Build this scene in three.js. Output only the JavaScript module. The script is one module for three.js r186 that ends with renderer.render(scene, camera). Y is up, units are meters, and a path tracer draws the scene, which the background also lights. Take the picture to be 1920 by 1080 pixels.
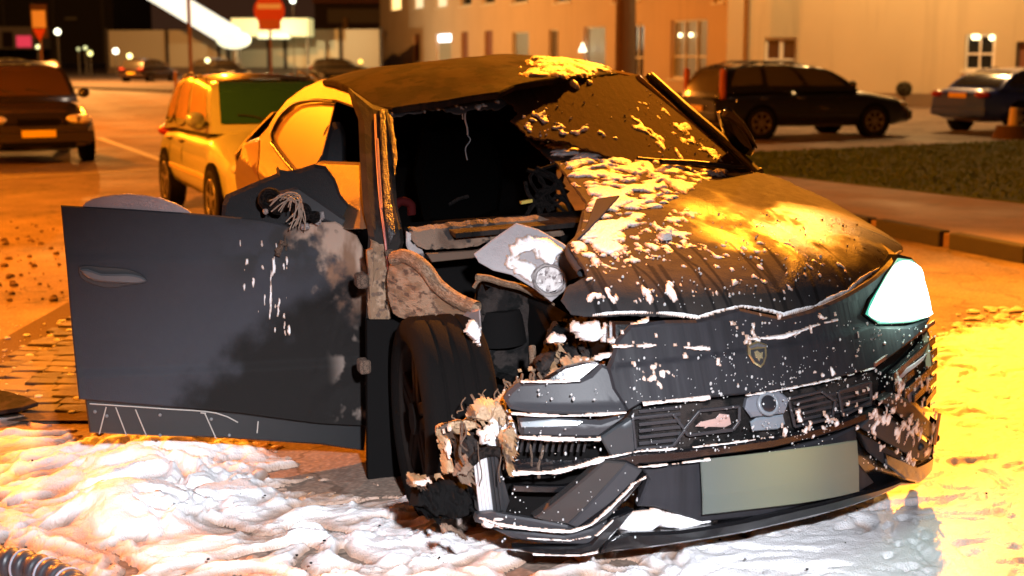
import * as THREE from 'three';
import { mergeGeometries } from 'three/addons/utils/BufferGeometryUtils.js';
import { RoundedBoxGeometry } from 'three/addons/geometries/RoundedBoxGeometry.js';

// ---------------------------------------------------------------- camera, sky, lamps, exposure
const V = THREE.Vector3;
const scene = new THREE.Scene();
const CAM = new V(-2.39, 1.744, 5.033);
const camera = new THREE.PerspectiveCamera(23.19, 1920 / 1080, 0.1, 900);
camera.position.copy(CAM);
camera.rotation.set(-0.1651, -0.3535, 0, 'YXZ');
camera.updateMatrixWorld(true);
camera.focus = 5.3; camera.userData.fStop = 2.6;
const renderer = new THREE.WebGLRenderer({ antialias: true });
renderer.setSize(1024, 576);
renderer.toneMapping = THREE.LinearToneMapping;
renderer.toneMappingExposure = 1.0;
renderer.shadowMap.enabled = true;
{ // night sky over a town: brown glow low down, nearly black above
  const w = 256, h = 128, d = new Float32Array(w * h * 4);
  for (let j = 0; j < h; j++) for (let i = 0; i < w; i++) {
    const el = (j + .5) / h * 2 - 1, k = (j * w + i) * 4, g = Math.exp(-Math.max(el, 0) * 5) + .25;
    d[k] = .030 * g; d[k + 1] = .0125 * g; d[k + 2] = .0062 * g; d[k + 3] = 1;
  }
  const t = new THREE.DataTexture(d, w, h, THREE.RGBAFormat, THREE.FloatType);
  t.mapping = THREE.EquirectangularReflectionMapping; t.magFilter = t.minFilter = THREE.LinearFilter; t.needsUpdate = true;
  scene.background = t; scene.environment = t;
}
const moon = new THREE.DirectionalLight(0xffe8d0, 0.02); moon.position.set(20, 60, 10); moon.castShadow = true; scene.add(moon);
const SOD = new THREE.Color().setRGB(1, .30, .016);      // sodium street light
// [position of the lamp head, foot of its pole, candela]
const LAMPS = [
  [[7.6, 10.4, -9.6], [13.6, 0, -10.5], 3200, [1.3, 0, 1.6], .55],     // over the right-hand kerb
  [[-5.6, 6.6, -7.2], [-8.2, 0, -7.2], 640, null, 0, [1, .255, .010]],    // left side of the road
  [[-3.4, 8.0, -27], null, 520, null, 0, [1, .235, .008]],                // on the thin pole behind
  [[-4.9, 7.4, -31], [-8.5, 0, -31], 800, null, 0, [1, .225, .006]], // further up the left side
  [[2.5, 9.4, -80], [-2, 0, -84], 3000, null, 0, [1, .42, .09]],           // in front of the long building
  [[23, 10.5, -30], [33, 0, -30], 480, null, 0, [1, .56, .2]],            // in front of the cream house
];
const VIDEO = { p: [-1.85, 2.5, 5.2], t: [-1.12, .15, 1.25], cd: 255, col: new THREE.Color().setRGB(.90, .93, 1) };
const HEAD_CD = .8;

// ---------------------------------------------------------------- random, noise, textures
function rng(s) { return () => { s |= 0; s = s + 0x6D2B79F5 | 0; let t = Math.imul(s ^ s >>> 15, 1 | s); t = t + Math.imul(t ^ t >>> 7, 61 | t) ^ t; return ((t ^ t >>> 14) >>> 0) / 4294967296; }; }
function hsh(x, y, s) { let h = Math.imul(x, 374761393) ^ Math.imul(y, 668265263) ^ Math.imul(s, 974634777); h = Math.imul(h ^ h >>> 13, 1274126177); return ((h ^ h >>> 16) >>> 0) / 4294967296; }
function vn(x, y, s = 0, per = 0) {
  let xi = Math.floor(x), yi = Math.floor(y); const fx = x - xi, fy = y - yi;
  const u = fx * fx * (3 - 2 * fx), v = fy * fy * (3 - 2 * fy);
  let x1 = xi + 1, y1 = yi + 1;
  if (per) { xi = (xi % per + per) % per; yi = (yi % per + per) % per; x1 = (x1 % per + per) % per; y1 = (y1 % per + per) % per; }
  const a = hsh(xi, yi, s), b = hsh(x1, yi, s), c = hsh(xi, y1, s), d = hsh(x1, y1, s);
  return a + (b - a) * u + (c - a) * v + (a - b - c + d) * u * v;
}
function fbm(x, y, o = 4, s = 0, per = 0) { let a = .5, r = 0, n = 0; for (let i = 0; i < o; i++) { r += a * vn(x, y, s + i * 17, per); n += a; a *= .5; if (per) { x *= 2; y *= 2; per *= 2; } else { const t = 1.6 * x + 1.2 * y + 3.7; y = -1.2 * x + 1.6 * y + 1.9; x = t; } } return r / n; }
const clamp = (x, a = 0, b = 1) => Math.min(b, Math.max(a, x));
const sstep = (a, b, x) => { const t = clamp((x - a) / (b - a)); return t * t * (3 - 2 * t); };
const lerp = (a, b, t) => a + (b - a) * t;
const enc = x => { x = clamp(x); return 255 * (x <= .0031308 ? 12.92 * x : 1.055 * x ** (1 / 2.4) - .055); };
function tex(w, h, fn, { data = false, rx = 1, ry = rx, wrap = true } = {}) {   // fn(u, v) -> linear [r, g, b] or a number
  const d = new Uint8Array(w * h * 4);
  for (let j = 0; j < h; j++) for (let i = 0; i < w; i++) {
    const c = fn((i + .5) / w, (j + .5) / h), k = (j * w + i) * 4, arr = typeof c !== 'number';
    for (let q = 0; q < 3; q++) { const x = arr ? c[q] : c; d[k + q] = data ? clamp(x) * 255 : enc(x); }
    d[k + 3] = 255;
  }
  const t = new THREE.DataTexture(d, w, h, THREE.RGBAFormat);
  t.colorSpace = data ? THREE.NoColorSpace : THREE.SRGBColorSpace;
  t.wrapS = t.wrapT = wrap ? THREE.RepeatWrapping : THREE.ClampToEdgeWrapping;
  t.magFilter = t.minFilter = THREE.LinearFilter; t.repeat.set(rx, ry); t.needsUpdate = true;
  return t;
}
const rgb = (r, g, b) => new THREE.Color().setRGB(r, g, b);
const mix3 = (a, b, t) => [lerp(a[0], b[0], t), lerp(a[1], b[1], t), lerp(a[2], b[2], t)];
function matte(rough, spec, o = {}) { return new THREE.MeshPhysicalMaterial({ roughness: rough, specularIntensity: spec, side: THREE.DoubleSide, ...o }); }
function mat(c, rough = .6, o = {}) { return new THREE.MeshStandardMaterial({ color: Array.isArray(c) ? rgb(...c) : 0xffffff, roughness: rough, side: THREE.DoubleSide, ...o }); }
function glow(c, k, base = [.1, .1, .1]) { return mat(base, .5, { emissive: rgb(...c), emissiveIntensity: k }); }

// ---------------------------------------------------------------- naming
const used = {};
function numbered(n) { const k = used[n] = (used[n] ?? -1) + 1; return k ? n + '_' + String(k).padStart(3, '0') : n; }
function tag(o, label, category, group, kind) { if (label) o.userData.label = label; if (category) o.userData.category = category; if (group) o.userData.group = group; if (kind) o.userData.kind = kind; return o; }
function thing(name, label, category, pos = [0, 0, 0], turn = 0, group) { const g = new THREE.Group(); g.name = numbered(name); g.position.set(...pos); g.rotation.y = turn; scene.add(g); return tag(g, label, category, group); }
function obj(name, geos, m, parent = scene) {
  let list = Array.isArray(geos) ? geos : [geos];
  list = list.map(g => { const q = clean(g); if (m.vertexColors) { if (!q.attributes.color) q.setAttribute('color', new THREE.Float32BufferAttribute(new Float32Array(q.attributes.position.count * 3).fill(.86), 3)); } else q.deleteAttribute('color'); return q; });
  const g = list.length > 1 ? mergeGeometries(list) : list[0];
  const o = new THREE.Mesh(g, m); o.name = parent === scene ? numbered(name) : name; o.castShadow = o.receiveShadow = true; parent.add(o); return o;
}
function clean(g) { let q = g.index ? g.toNonIndexed() : g; for (const k of Object.keys(q.attributes)) if (!['position', 'normal', 'uv', 'color'].includes(k)) q.deleteAttribute(k); if (!q.attributes.uv) q.setAttribute('uv', new THREE.BufferAttribute(new Float32Array(q.attributes.position.count * 2), 2)); return q; }
function struct(name, geo, m, label) { const o = obj(name, geo, m); o.userData.kind = 'structure'; if (label) o.userData.label = label; return o; }
function dup(root, pos, turn, label, category, group) { const r = root.clone(); r.name = numbered(root.name); r.userData = { ...root.userData }; scene.add(r); r.position.set(...pos); r.rotation.y = turn; return tag(r, label, category, group); }

// ---------------------------------------------------------------- picture measurements -> places
const FP = 2632;                                          // focal length in pixels of the 1920 wide photograph
function ray(px, py) { return new V((px - 960) / FP, (540 - py) / FP, -1).applyQuaternion(camera.quaternion); }
function G(px, py, y = 0) { const d = ray(px, py); return CAM.clone().addScaledVector(d, (y - CAM.y) / d.y); }
function D(px, py, depth) { return CAM.clone().addScaledVector(ray(px, py), depth); }

// a height field c = f(a, b) over two axes of a frame
class Frame {
  constructor(M, A, B, C, f) { this.M = M; this.I = M.clone().invert(); this.A = A; this.B = B; this.C = C; this.f = f; }
  W(a, b, c) { return new V().addScaledVector(this.A, a).addScaledVector(this.B, b).addScaledVector(this.C, c).applyMatrix4(this.M); }
  L(w) { const v = w.clone().applyMatrix4(this.I); return [v.dot(this.A), v.dot(this.B), v.dot(this.C)]; }
  at(a, b, off = 0) { return this.W(a, b, this.f(a, b) + off); }
  N(a, b) { const e = 2e-3, fa = (this.f(a + e, b) - this.f(a - e, b)) / (2 * e), fb = (this.f(a, b + e) - this.f(a, b - e)) / (2 * e); return new V().addScaledVector(this.A, -fa).addScaledVector(this.B, -fb).add(this.C).normalize().transformDirection(this.M); }
  hit(px, py, off = 0) {
    const d = ray(px, py); let best = 1e9, bl = null, pg = null, pt = 0;
    const g = t => { const l = this.L(CAM.clone().addScaledVector(d, t)); return [l[2] - this.f(l[0], l[1]) - off, l]; };
    for (let t = 3; t < 11; t += .03) {
      const [v, l] = g(t);
      if (Math.abs(v) < best) { best = Math.abs(v); bl = l; }
      if (pg !== null && pg > 0 && v <= 0) { let lo = pt, hi = t; for (let i = 0; i < 25; i++) { const m = (lo + hi) / 2; if (g(m)[0] > 0) lo = m; else hi = m; } return g(hi)[1]; }
      pg = v; pt = t;
    }
    return bl;
  }
}
function smoothPx(p, n) { if (!n) return p; const c = new THREE.CatmullRomCurve3(p.map(q => new V(q[0], q[1], 0)), true, 'centripetal'); return c.getPoints(p.length * n).slice(0, -1).map(v => [v.x, v.y]); }
function jagPx(p, amp, seed, step = 6) {                  // tear an outline
  const out = [], r = rng(seed);
  for (let i = 0; i < p.length; i++) { const a = p[i], b = p[(i + 1) % p.length], L = Math.hypot(b[0] - a[0], b[1] - a[1]), n = Math.max(1, Math.round(L / step)); for (let k = 0; k < n; k++) { const t = k / n; out.push([lerp(a[0], b[0], t) + (r() - .5) * 2 * amp, lerp(a[1], b[1], t) + (r() - .5) * 2 * amp]); } }
  return out;
}
function refine(tris, e) {
  for (let pass = 0; pass < 9; pass++) {
    const out = []; let any = false; const md = (p, q) => [(p[0] + q[0]) / 2, (p[1] + q[1]) / 2], ln = (p, q) => Math.hypot(p[0] - q[0], p[1] - q[1]) > e;
    for (let [a, b, c] of tris) {
      let s = [ln(a, b), ln(b, c), ln(c, a)], n = s[0] + s[1] + s[2];
      if (!n) { out.push([a, b, c]); continue; } any = true;
      if (n === 3) { const x = md(a, b), y = md(b, c), z = md(c, a); out.push([a, x, z], [x, b, y], [z, y, c], [x, y, z]); continue; }
      if (n === 1) { while (!s[0]) { [a, b, c] = [b, c, a]; s = [s[1], s[2], s[0]]; } const x = md(a, b); out.push([a, x, c], [x, b, c]); continue; }
      while (s[2]) { [a, b, c] = [b, c, a]; s = [s[1], s[2], s[0]]; }
      const x = md(a, b), y = md(b, c); out.push([a, x, c], [x, b, y], [x, y, c]);
    }
    tris = out; if (!any || tris.length > 60000) break;
  }
  return tris;
}
// a plate cut to an outline, following the frame's surface, with thickness and a chamfered front edge
function slab(fr, pts, { th = .012, off = 0, holes = [], edge = .05, bev = .003, smooth = 0, jag = 0, seed = 1, local = false, uv = 1, bump = null } = {}) {
  const conv = (p, isHole) => { let q = local ? p : smoothPx(p, smooth); if (jag && !local) q = jagPx(q, jag, seed); let l = local ? q.map(v => v.slice()) : q.map(v => fr.hit(v[0], v[1], off).slice(0, 2)); const vv = l.map(v => new THREE.Vector2(...v)); if (THREE.ShapeUtils.isClockWise(vv) !== !!isHole) l.reverse(); return l; };
  const C = conv(pts), Hs = holes.map(h => conv(h, true));
  const inset = (c, d) => c.map((p, i) => { const a = c[(i + c.length - 1) % c.length], b = c[(i + 1) % c.length]; let n1 = [-(p[1] - a[1]), p[0] - a[0]], n2 = [-(b[1] - p[1]), b[0] - p[0]]; const l1 = Math.hypot(...n1) || 1, l2 = Math.hypot(...n2) || 1; let nx = n1[0] / l1 + n2[0] / l2, ny = n1[1] / l1 + n2[1] / l2; const l = Math.hypot(nx, ny) || 1; return [p[0] + nx / l * d, p[1] + ny / l * d]; });
  const pos = [], nor = [], uvs = [];
  const hgt = (a, b) => fr.f(a, b) + off + (bump ? bump(a, b) : 0);
  const put = (a, b, c, n) => { const w = fr.W(a, b, c); pos.push(w.x, w.y, w.z); nor.push(n.x, n.y, n.z); uvs.push(a * uv, b * uv); };
  const nrm = (a, b) => { if (!bump) return fr.N(a, b); const e = 2e-3, fa = (hgt(a + e, b) - hgt(a - e, b)) / (2 * e), fb = (hgt(a, b + e) - hgt(a, b - e)) / (2 * e); return new V().addScaledVector(fr.A, -fa).addScaledVector(fr.B, -fb).add(fr.C).normalize().transformDirection(fr.M); };
  const Ci = inset(C, bev), Hi = Hs.map(h => inset(h, bev)), all = [...Ci, ...Hi.flat()];
  const tv = THREE.ShapeUtils.triangulateShape(Ci.map(p => new THREE.Vector2(...p)), Hi.map(h => h.map(p => new THREE.Vector2(...p))));
  const tr = refine(tv.map(t => t.map(i => all[i])), edge);
  for (const t of tr) { for (const p of t) put(p[0], p[1], hgt(p[0], p[1]), nrm(p[0], p[1])); }
  for (const t of tr) { for (const p of [t[0], t[2], t[1]]) put(p[0], p[1], hgt(p[0], p[1]) - th, nrm(p[0], p[1]).negate()); }
  const wall = (o, c) => { for (let i = 0; i < c.length; i++) { const j = (i + 1) % c.length, n = Math.max(1, Math.ceil(Math.hypot(c[j][0] - c[i][0], c[j][1] - c[i][1]) / edge)); for (let k = 0; k < n; k++) {
    const P = (q, t) => [lerp(q[i][0], q[j][0], t), lerp(q[i][1], q[j][1], t)], c0 = P(c, k / n), c1 = P(c, (k + 1) / n), o0 = P(o, k / n), o1 = P(o, (k + 1) / n);
    const quad = (p, ph, q, qh, r, rh, s, sh) => { const a = fr.W(p[0], p[1], hgt(...p) + ph), b = fr.W(q[0], q[1], hgt(...q) + qh), d = fr.W(r[0], r[1], hgt(...r) + rh), e = fr.W(s[0], s[1], hgt(...s) + sh); const nn = b.clone().sub(a).cross(d.clone().sub(a)).normalize(); for (const [x, w] of [[p, a], [q, b], [r, d], [p, a], [r, d], [s, e]]) { pos.push(w.x, w.y, w.z); nor.push(nn.x, nn.y, nn.z); uvs.push(x[0] * uv, x[1] * uv); } };
    quad(o0, 0, c0, -bev, c1, -bev, o1, 0); quad(c0, -bev, o0, -th, o1, -th, c1, -bev);
  } } };
  wall(Ci, C); Hs.forEach((h, i) => wall(Hi[i], h));
  return geo(pos, nor, uvs);
}
function geo(pos, nor, uvs) { const g = new THREE.BufferGeometry(); g.setAttribute('position', new THREE.Float32BufferAttribute(pos, 3)); if (nor) g.setAttribute('normal', new THREE.Float32BufferAttribute(nor, 3)); g.setAttribute('uv', new THREE.Float32BufferAttribute(uvs, 2)); return g; }
function sheet(nu, nv, fn, uvs = [1, 1]) {
  const pos = [], uv = [], idx = [];
  for (let j = 0; j <= nv; j++) for (let i = 0; i <= nu; i++) { const p = fn(i / nu, j / nv); pos.push(p.x, p.y, p.z); uv.push(i / nu * uvs[0], j / nv * uvs[1]); }
  for (let j = 0; j < nv; j++) for (let i = 0; i < nu; i++) { const a = j * (nu + 1) + i, b = a + 1, c = a + nu + 1; idx.push(a, b, c, b, c + 1, c); }
  const g = geo(pos, null, uv); g.setIndex(idx); g.computeVertexNormals(); return g;
}
// uncountable lumps of foam lying on a frame's surface: real thickness, dying out through the surface at its edges
function polyDist(p, c) { let d = 1e9, ins = false; for (let i = 0, j = c.length - 1; i < c.length; j = i++) { const [x1, y1] = c[j], [x2, y2] = c[i], dx = x2 - x1, dy = y2 - y1, t = clamp(((p[0] - x1) * dx + (p[1] - y1) * dy) / (dx * dx + dy * dy || 1)); d = Math.min(d, Math.hypot(p[0] - x1 - t * dx, p[1] - y1 - t * dy)); if ((y1 > p[1]) !== (y2 > p[1]) && p[0] < (x2 - x1) * (p[1] - y1) / (y2 - y1) + x1) ins = !ins; } return ins ? d : -d; }
function foam(fr, pts, { cell = .008, thr = .5, amp = .012, sa = 18, sb = sa, seed = 1, feather = .05, local = false, warp = .6, extra = null, lump = 0, off = 0, sink = .006, hmul = null, hadd = null, soft = 0, thin = .07 } = {}) {
  const C = local ? pts : pts.map(v => fr.hit(v[0], v[1]).slice(0, 2));
  let a0 = 1e9, a1 = -1e9, b0 = 1e9, b1 = -1e9; for (const [a, b] of C) { a0 = Math.min(a0, a); a1 = Math.max(a1, a); b0 = Math.min(b0, b); b1 = Math.max(b1, b); }
  a0 -= cell; b0 -= cell; const na = Math.ceil((a1 - a0) / cell) + 2, nb = Math.ceil((b1 - b0) / cell) + 2, id = new Int32Array((na + 1) * (nb + 1)).fill(-1), val = new Float32Array((na + 1) * (nb + 1));
  for (let j = 0; j <= nb; j++) for (let i = 0; i <= na; i++) {
    const a = a0 + i * cell, b = b0 + j * cell, m = polyDist([a, b], C), k = j * (na + 1) + i;
    if (m < -cell * 2) { val[k] = -9; continue; }
    const wx = (fbm(a * sa * .5, b * sb * .5, 2, seed + 50) - .5) * warp * 2, wy = (fbm(a * sa * .5 + 9, b * sb * .5, 2, seed + 60) - .5) * warp * 2;
    let v = fbm(a * sa + wx, b * sb + wy, 4, seed) - thr + Math.min(0, m / feather - 1) * .35;
    if (extra) v = extra(a, b, v, m);
    val[k] = v;
  }
  const pos = [], uv = [], idx = [], col = [];
  const vert = (i, j) => { const k = j * (na + 1) + i; if (id[k] < 0) { const a = a0 + i * cell, b = b0 + j * cell, v = val[k]; const h = v > 0 ? amp * (soft ? Math.min(1.6, v * soft) : 1 - Math.exp(-v * 9)) * (1 + lump * (Math.abs(fbm(a * sa * 2.3, b * sb * 2.3, 3, seed + 5) - .5) * 2)) : Math.max(-sink, v * amp * 9); const w = fr.at(a, b, (hmul && v > 0 ? h * hmul(a, b) : h) + off + (hadd ? hadd(a, b) : 0)); pos.push(w.x, w.y, w.z); uv.push(a, b); const ck = sstep(-.01, thin, v); col.push(lerp(.40, .87, ck), lerp(.26, .865, ck), lerp(.19, .885, ck)); id[k] = pos.length / 3 - 1; } return id[k]; };
  for (let j = 0; j < nb; j++) for (let i = 0; i < na; i++) {
    const k = j * (na + 1) + i; if (!(val[k] > 0 || val[k + 1] > 0 || val[k + na + 1] > 0 || val[k + na + 2] > 0)) continue;
    const p = vert(i, j), q = vert(i + 1, j), r = vert(i + 1, j + 1), s = vert(i, j + 1); idx.push(p, q, r, p, r, s);
  }
  const g = geo(pos, null, uv); g.setAttribute('color', new THREE.Float32BufferAttribute(col, 3)); g.setIndex(idx); g.computeVertexNormals(); return clean(g);
}
const ico = new THREE.IcosahedronGeometry(1, 2); { const p = ico.attributes.position; ico.setAttribute('normal', p.clone()); }
function blobs(list) { // [[point, radius, squash], ...]
  return mergeGeometries(list.map(([p, r, s = 1], i) => { const g = ico.clone(), P = g.attributes.position; for (let k = 0; k < P.count; k++) { const x = P.getX(k), y = P.getY(k), z = P.getZ(k), n = .75 + .5 * vn(x * 1.7 + i * 3.1 + 9, y * 1.7 + z * 1.3 + i, 3); P.setXYZ(k, x * r * n * s, y * r * n, z * r * n * s); } g.computeVertexNormals(); g.translate(p.x, p.y, p.z); return clean(g); }));
}
function foamLine(fr, pts, r, seed, { skip = .2, off = 0 } = {}) { r *= .62; skip += .08; // a ragged foam bead along a line on a surface
  const w = pts.map(p => fr.hit(p[0], p[1], off).slice(0, 2)), up = w.map(p => [p[0], p[1] + r * 2.2]), dn = w.map(p => [p[0], p[1] - r * 2.6]).reverse();
  const dist = (a, b) => { let d = 1e9; for (let i = 0; i + 1 < w.length; i++) { const [x1, y1] = w[i], [x2, y2] = w[i + 1], dx = x2 - x1, dy = y2 - y1, t = clamp(((a - x1) * dx + (b - y1) * dy) / (dx * dx + dy * dy || 1)); d = Math.min(d, Math.hypot(a - x1 - t * dx, b - y1 - t * dy)); } return d; };
  return foam(fr, [...up, ...dn], { local: true, cell: clamp(r * .5, .002, .0035), amp: r * 1.1, sa: 60, seed: seed + 700, off, sink: .004, extra: (a, b) => .42 * (fbm(a * 55, b * 55, 3, seed) - .5) + .55 * (fbm(a * 11, b * 11, 2, seed + 3) - .38 - skip) + .30 * (1 - dist(a, b) / (r * .8)) });
}
function foamBeads(fr, pts, r, seed, { skip = .25, off = 0, step = .9 } = {}) {
  const R = rng(seed), L = [], w = pts.map(p => { const l = fr.hit(p[0], p[1], off); return fr.at(l[0], l[1], off); });
  for (let i = 0; i + 1 < w.length; i++) { const d = w[i].distanceTo(w[i + 1]), n = Math.max(1, Math.round(d / (r * step))); let gap = 0; for (let k = 0; k < n; k++) { if (gap > 0) { gap--; continue; } if (R() < skip * .4) { gap = Math.floor(R() * 5); continue; } const p = w[i].clone().lerp(w[i + 1], (k + R() * .5) / n); p.y += (R() - .5) * r * .6; L.push([p, r * (.45 + R() * .75), 1.1]); } }
  return blobs(L);
}
function tube(pts, r, seg = 24, rad = 8, closed = false) { return clean(new THREE.TubeGeometry(new THREE.CatmullRomCurve3(pts, closed, 'centripetal'), seg, r, rad, closed)); }
function bar(a, b, w, h = w, bev = .1) { const l = a.distanceTo(b), g = new RoundedBoxGeometry(w, h, l, 2, Math.min(w, h) * bev + 1e-4), m = new THREE.Matrix4().lookAt(a, b, new V(0, 1, 0)); m.setPosition(a.clone().add(b).multiplyScalar(.5)); return clean(g.applyMatrix4(m)); }
function bx(w, h, d, x, y, z, r = .01) { const g = new RoundedBoxGeometry(w, h, d, 2, Math.min(r, w * .45, h * .45, d * .45)); g.translate(x, y, z); return clean(g); }
function cyl(r0, r1, h, x, y, z, n = 20) { const g = new THREE.CylinderGeometry(r1, r0, h, n); g.translate(x, y + h / 2, z); return clean(g); }

// ---------------------------------------------------------------- materials of the place
const T_asph = tex(512, 512, (u, v) => { const n = fbm(u * 8, v * 8, 4, 3, 8), g = vn(u * 256, v * 256, 5, 256); const pt = sstep(.52, .56, fbm(u * 3, v * 3, 4, 77, 3)), ck = sstep(.012, .004, Math.abs(fbm(u * 4, v * 4, 5, 83, 4) - .5)), b = (.045 + .10 * n + .09 * g * g) * (1 - .22 * pt) * (1 - .5 * ck); return [b * 1.75, b * 1.25, b * .95]; }, { rx: .35 });
const T_asphB = tex(512, 512, (u, v) => .5 * fbm(u * 64, v * 64, 3, 11, 64) + .5 * vn(u * 180, v * 180, 12, 180), { data: true, rx: .5 });
const T_asphR = tex(512, 512, (u, v) => .62 + .35 * fbm(u * 6, v * 6, 4, 31, 6), { data: true, rx: .17 });
const M_road = mat(null, 1, { map: T_asph, roughnessMap: T_asphR, bumpMap: T_asphB, bumpScale: .004 });
const M_pave = mat([.30, .21, .17], 1, { map: tex(512, 512, (u, v) => { const n = fbm(u * 10, v * 10, 4, 7, 10), g = vn(u * 200, v * 200, 8, 200); const b = .55 + .5 * n + .2 * g; return [b, b * .97, b * .94]; }, { rx: .4 }), roughnessMap: T_asphR, bumpMap: T_asphB, bumpScale: .003 });
const M_grass = mat(null, .95, { map: tex(512, 512, (u, v) => { const n = fbm(u * 14, v * 14, 4, 9, 14), m = fbm(u * 90, v * 90, 2, 10, 90); return mix3([.055, .095, .018], [.09, .125, .026], clamp(n * .9 + m * .4 - .3)); }, { rx: .3 }), bumpMap: T_asphB, bumpScale: .03 });
const stucco = (c, s) => mat(c, .9, { map: tex(512, 512, (u, v) => { const n = fbm(u * 3, v * 3, 5, s, 3), st = fbm(u * 30, v * 2, 3, s + 4, 30 > 0 ? 0 : 0), b = .80 + .22 * n - .10 * sstep(.55, .8, st); return [b, b * .98, b * .95]; }, { rx: .12 }), bumpMap: T_asphB, bumpScale: .006 });
const M_black = mat([.018, .018, .02], .5), M_soot = matte(.95, .1, { color: rgb(.006, .0055, .0055) }), M_rubber = matte(.8, .3, { color: rgb(.015, .015, .016) }), M_darkpl = mat([.02, .02, .022], .38);
const M_metal = mat([.28, .28, .30], .35, { metalness: .8 }), M_chrome = mat([.7, .7, .7], .15, { metalness: 1 });
const M_white = mat([.75, .74, .72], .6), M_glassD = mat([.02, .022, .024], .08);

// ---------------------------------------------------------------- ground, road, pavement, verge
function stripXZ(pts, y, th = 0) {                                  // polygon on the ground, with kerb faces when th > 0
  const c = pts.map(p => new THREE.Vector2(p.x, -p.z)); if (THREE.ShapeUtils.isClockWise(c)) c.reverse();
  const g = new THREE.ExtrudeGeometry(new THREE.Shape(c), { depth: Math.max(th, .002), bevelEnabled: th > .05, bevelThickness: .015, bevelSize: .015, bevelSegments: 2 });
  g.rotateX(-Math.PI / 2); g.translate(0, y - Math.max(th, .002) - (th > .05 ? .015 : 0), 0); return clean(g);
}
const EXT = (a, b, s, y = 0) => { const P = G(...a, y), Q = G(...b, y), d = Q.clone().sub(P); return P.addScaledVector(d, s); };
{
  const g = new THREE.PlaneGeometry(900, 900, 1, 1); g.rotateX(-Math.PI / 2); const uv = g.attributes.uv; for (let i = 0; i < uv.count; i++) uv.setXY(i, uv.getX(i) * 900, uv.getY(i) * 900);
  g.translate(0, -.006, -250); struct('road', g, M_road, 'dark orange-lit asphalt street');
}
const kA = [1690, 445], kB = [1920, 490], gA = [1480, 332], gB = [1920, 382], hA = [1430, 287], hB = [1920, 264];
const kL = EXT(kA, kB, -1.6), kR = EXT(kA, kB, 3), gL = EXT(gA, gB, -.9, .12), gR = EXT(gA, gB, 2.5, .12), hL = EXT(hA, hB, -.5, .12), hR = EXT(hA, hB, 1.8, .12);
struct('pavement', stripXZ([kL, kR, gR, gL], .12, .16), M_pave, 'orange-lit pavement strip behind the kerb on the right');
{ // kerbstones along the road edge, each its own piece
  const d = kR.clone().sub(kL), L = d.length(), n = Math.floor(L / 1.0), a = -Math.atan2(d.z, d.x), R = rng(4), g0 = new RoundedBoxGeometry(.985, .17, .13, 2, .02);
  const root = thing('kerb', 'dark concrete kerb along the pavement on the right', null); root.userData.kind = 'structure';
  const m = [0, 1, 2].map(i => mat([.055 + .012 * i, .056 + .012 * i, .064 + .012 * i], .9, { bumpMap: T_asphB, bumpScale: .004 }));
  for (let i = 0; i < n; i++) { const o = obj('kerbstone', g0, m[Math.floor(R() * 3)], root); o.position.copy(kL).addScaledVector(d, (i + .5) / n); o.position.y = .052 + R() * .006; o.position.z += .08; o.rotation.y = a + (R() - .5) * .006; }
}
{ // verge: soil sheet plus blades
  struct('verge_soil', stripXZ([gL, gR, hR, hL], .135, .15), M_grass, 'dark grassy soil of the verge between pavement and parked cars');
  const R = rng(8), blade = new THREE.PlaneGeometry(.014, .026); blade.translate(0, .011, 0);
  const N = 20000, im = new THREE.InstancedMesh(blade, mat([.07, .115, .022], .9), N), m = new THREE.Matrix4(), q = new THREE.Quaternion(), e = new THREE.Euler();
  for (let i = 0; i < N; i++) { const s = R(), t = R(), p = gL.clone().lerp(gR, s).lerp(hL.clone().lerp(hR, s), t); p.y = .134; q.setFromEuler(e.set((R() - .5) * .9, R() * 6.3, (R() - .5) * .9)); const k = .6 + R() * .9; m.compose(p, q, new V(k * 1.3, k, k)); im.setMatrixAt(i, m); im.setColorAt(i, rgb(.85 + R() * .3, .85 + R() * .3, .8 + R() * .3)); }
  im.name = 'grass'; scene.add(im); tag(im, 'short grass on the verge between pavement and parked cars', 'grass', null, 'stuff');
}
const paint = mat([.55, .52, .42], .7, { bumpMap: T_asphB, bumpScale: .003 });
function roadLine(a, b, w, label) { const P = G(...a), Q = G(...b), d = Q.clone().sub(P), n = new V(-d.z, 0, d.x).normalize().multiplyScalar(w / 2); struct('road_marking', stripXZ([P.clone().add(n), Q.clone().add(n), Q.clone().sub(n), P.clone().sub(n)], .003), paint, label); }
roadLine([186, 259], [560, 392], .16, 'white painted line running diagonally past the golden car');
roadLine([-120, 342], [420, 310], .09, 'thin painted line across the road in front of the dark car');
{ // far roadside: kerb line on the left, darker parking ground behind it
  struct('parking_ground', stripXZ([G(-300, 148), G(1300, 214), G(1300, 124), G(-300, 124)], .10, .12), mat([.09, .06, .05], .9, { bumpMap: T_asphB, bumpScale: .004 }), 'dark raised parking ground on the far side of the street');
}
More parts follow.
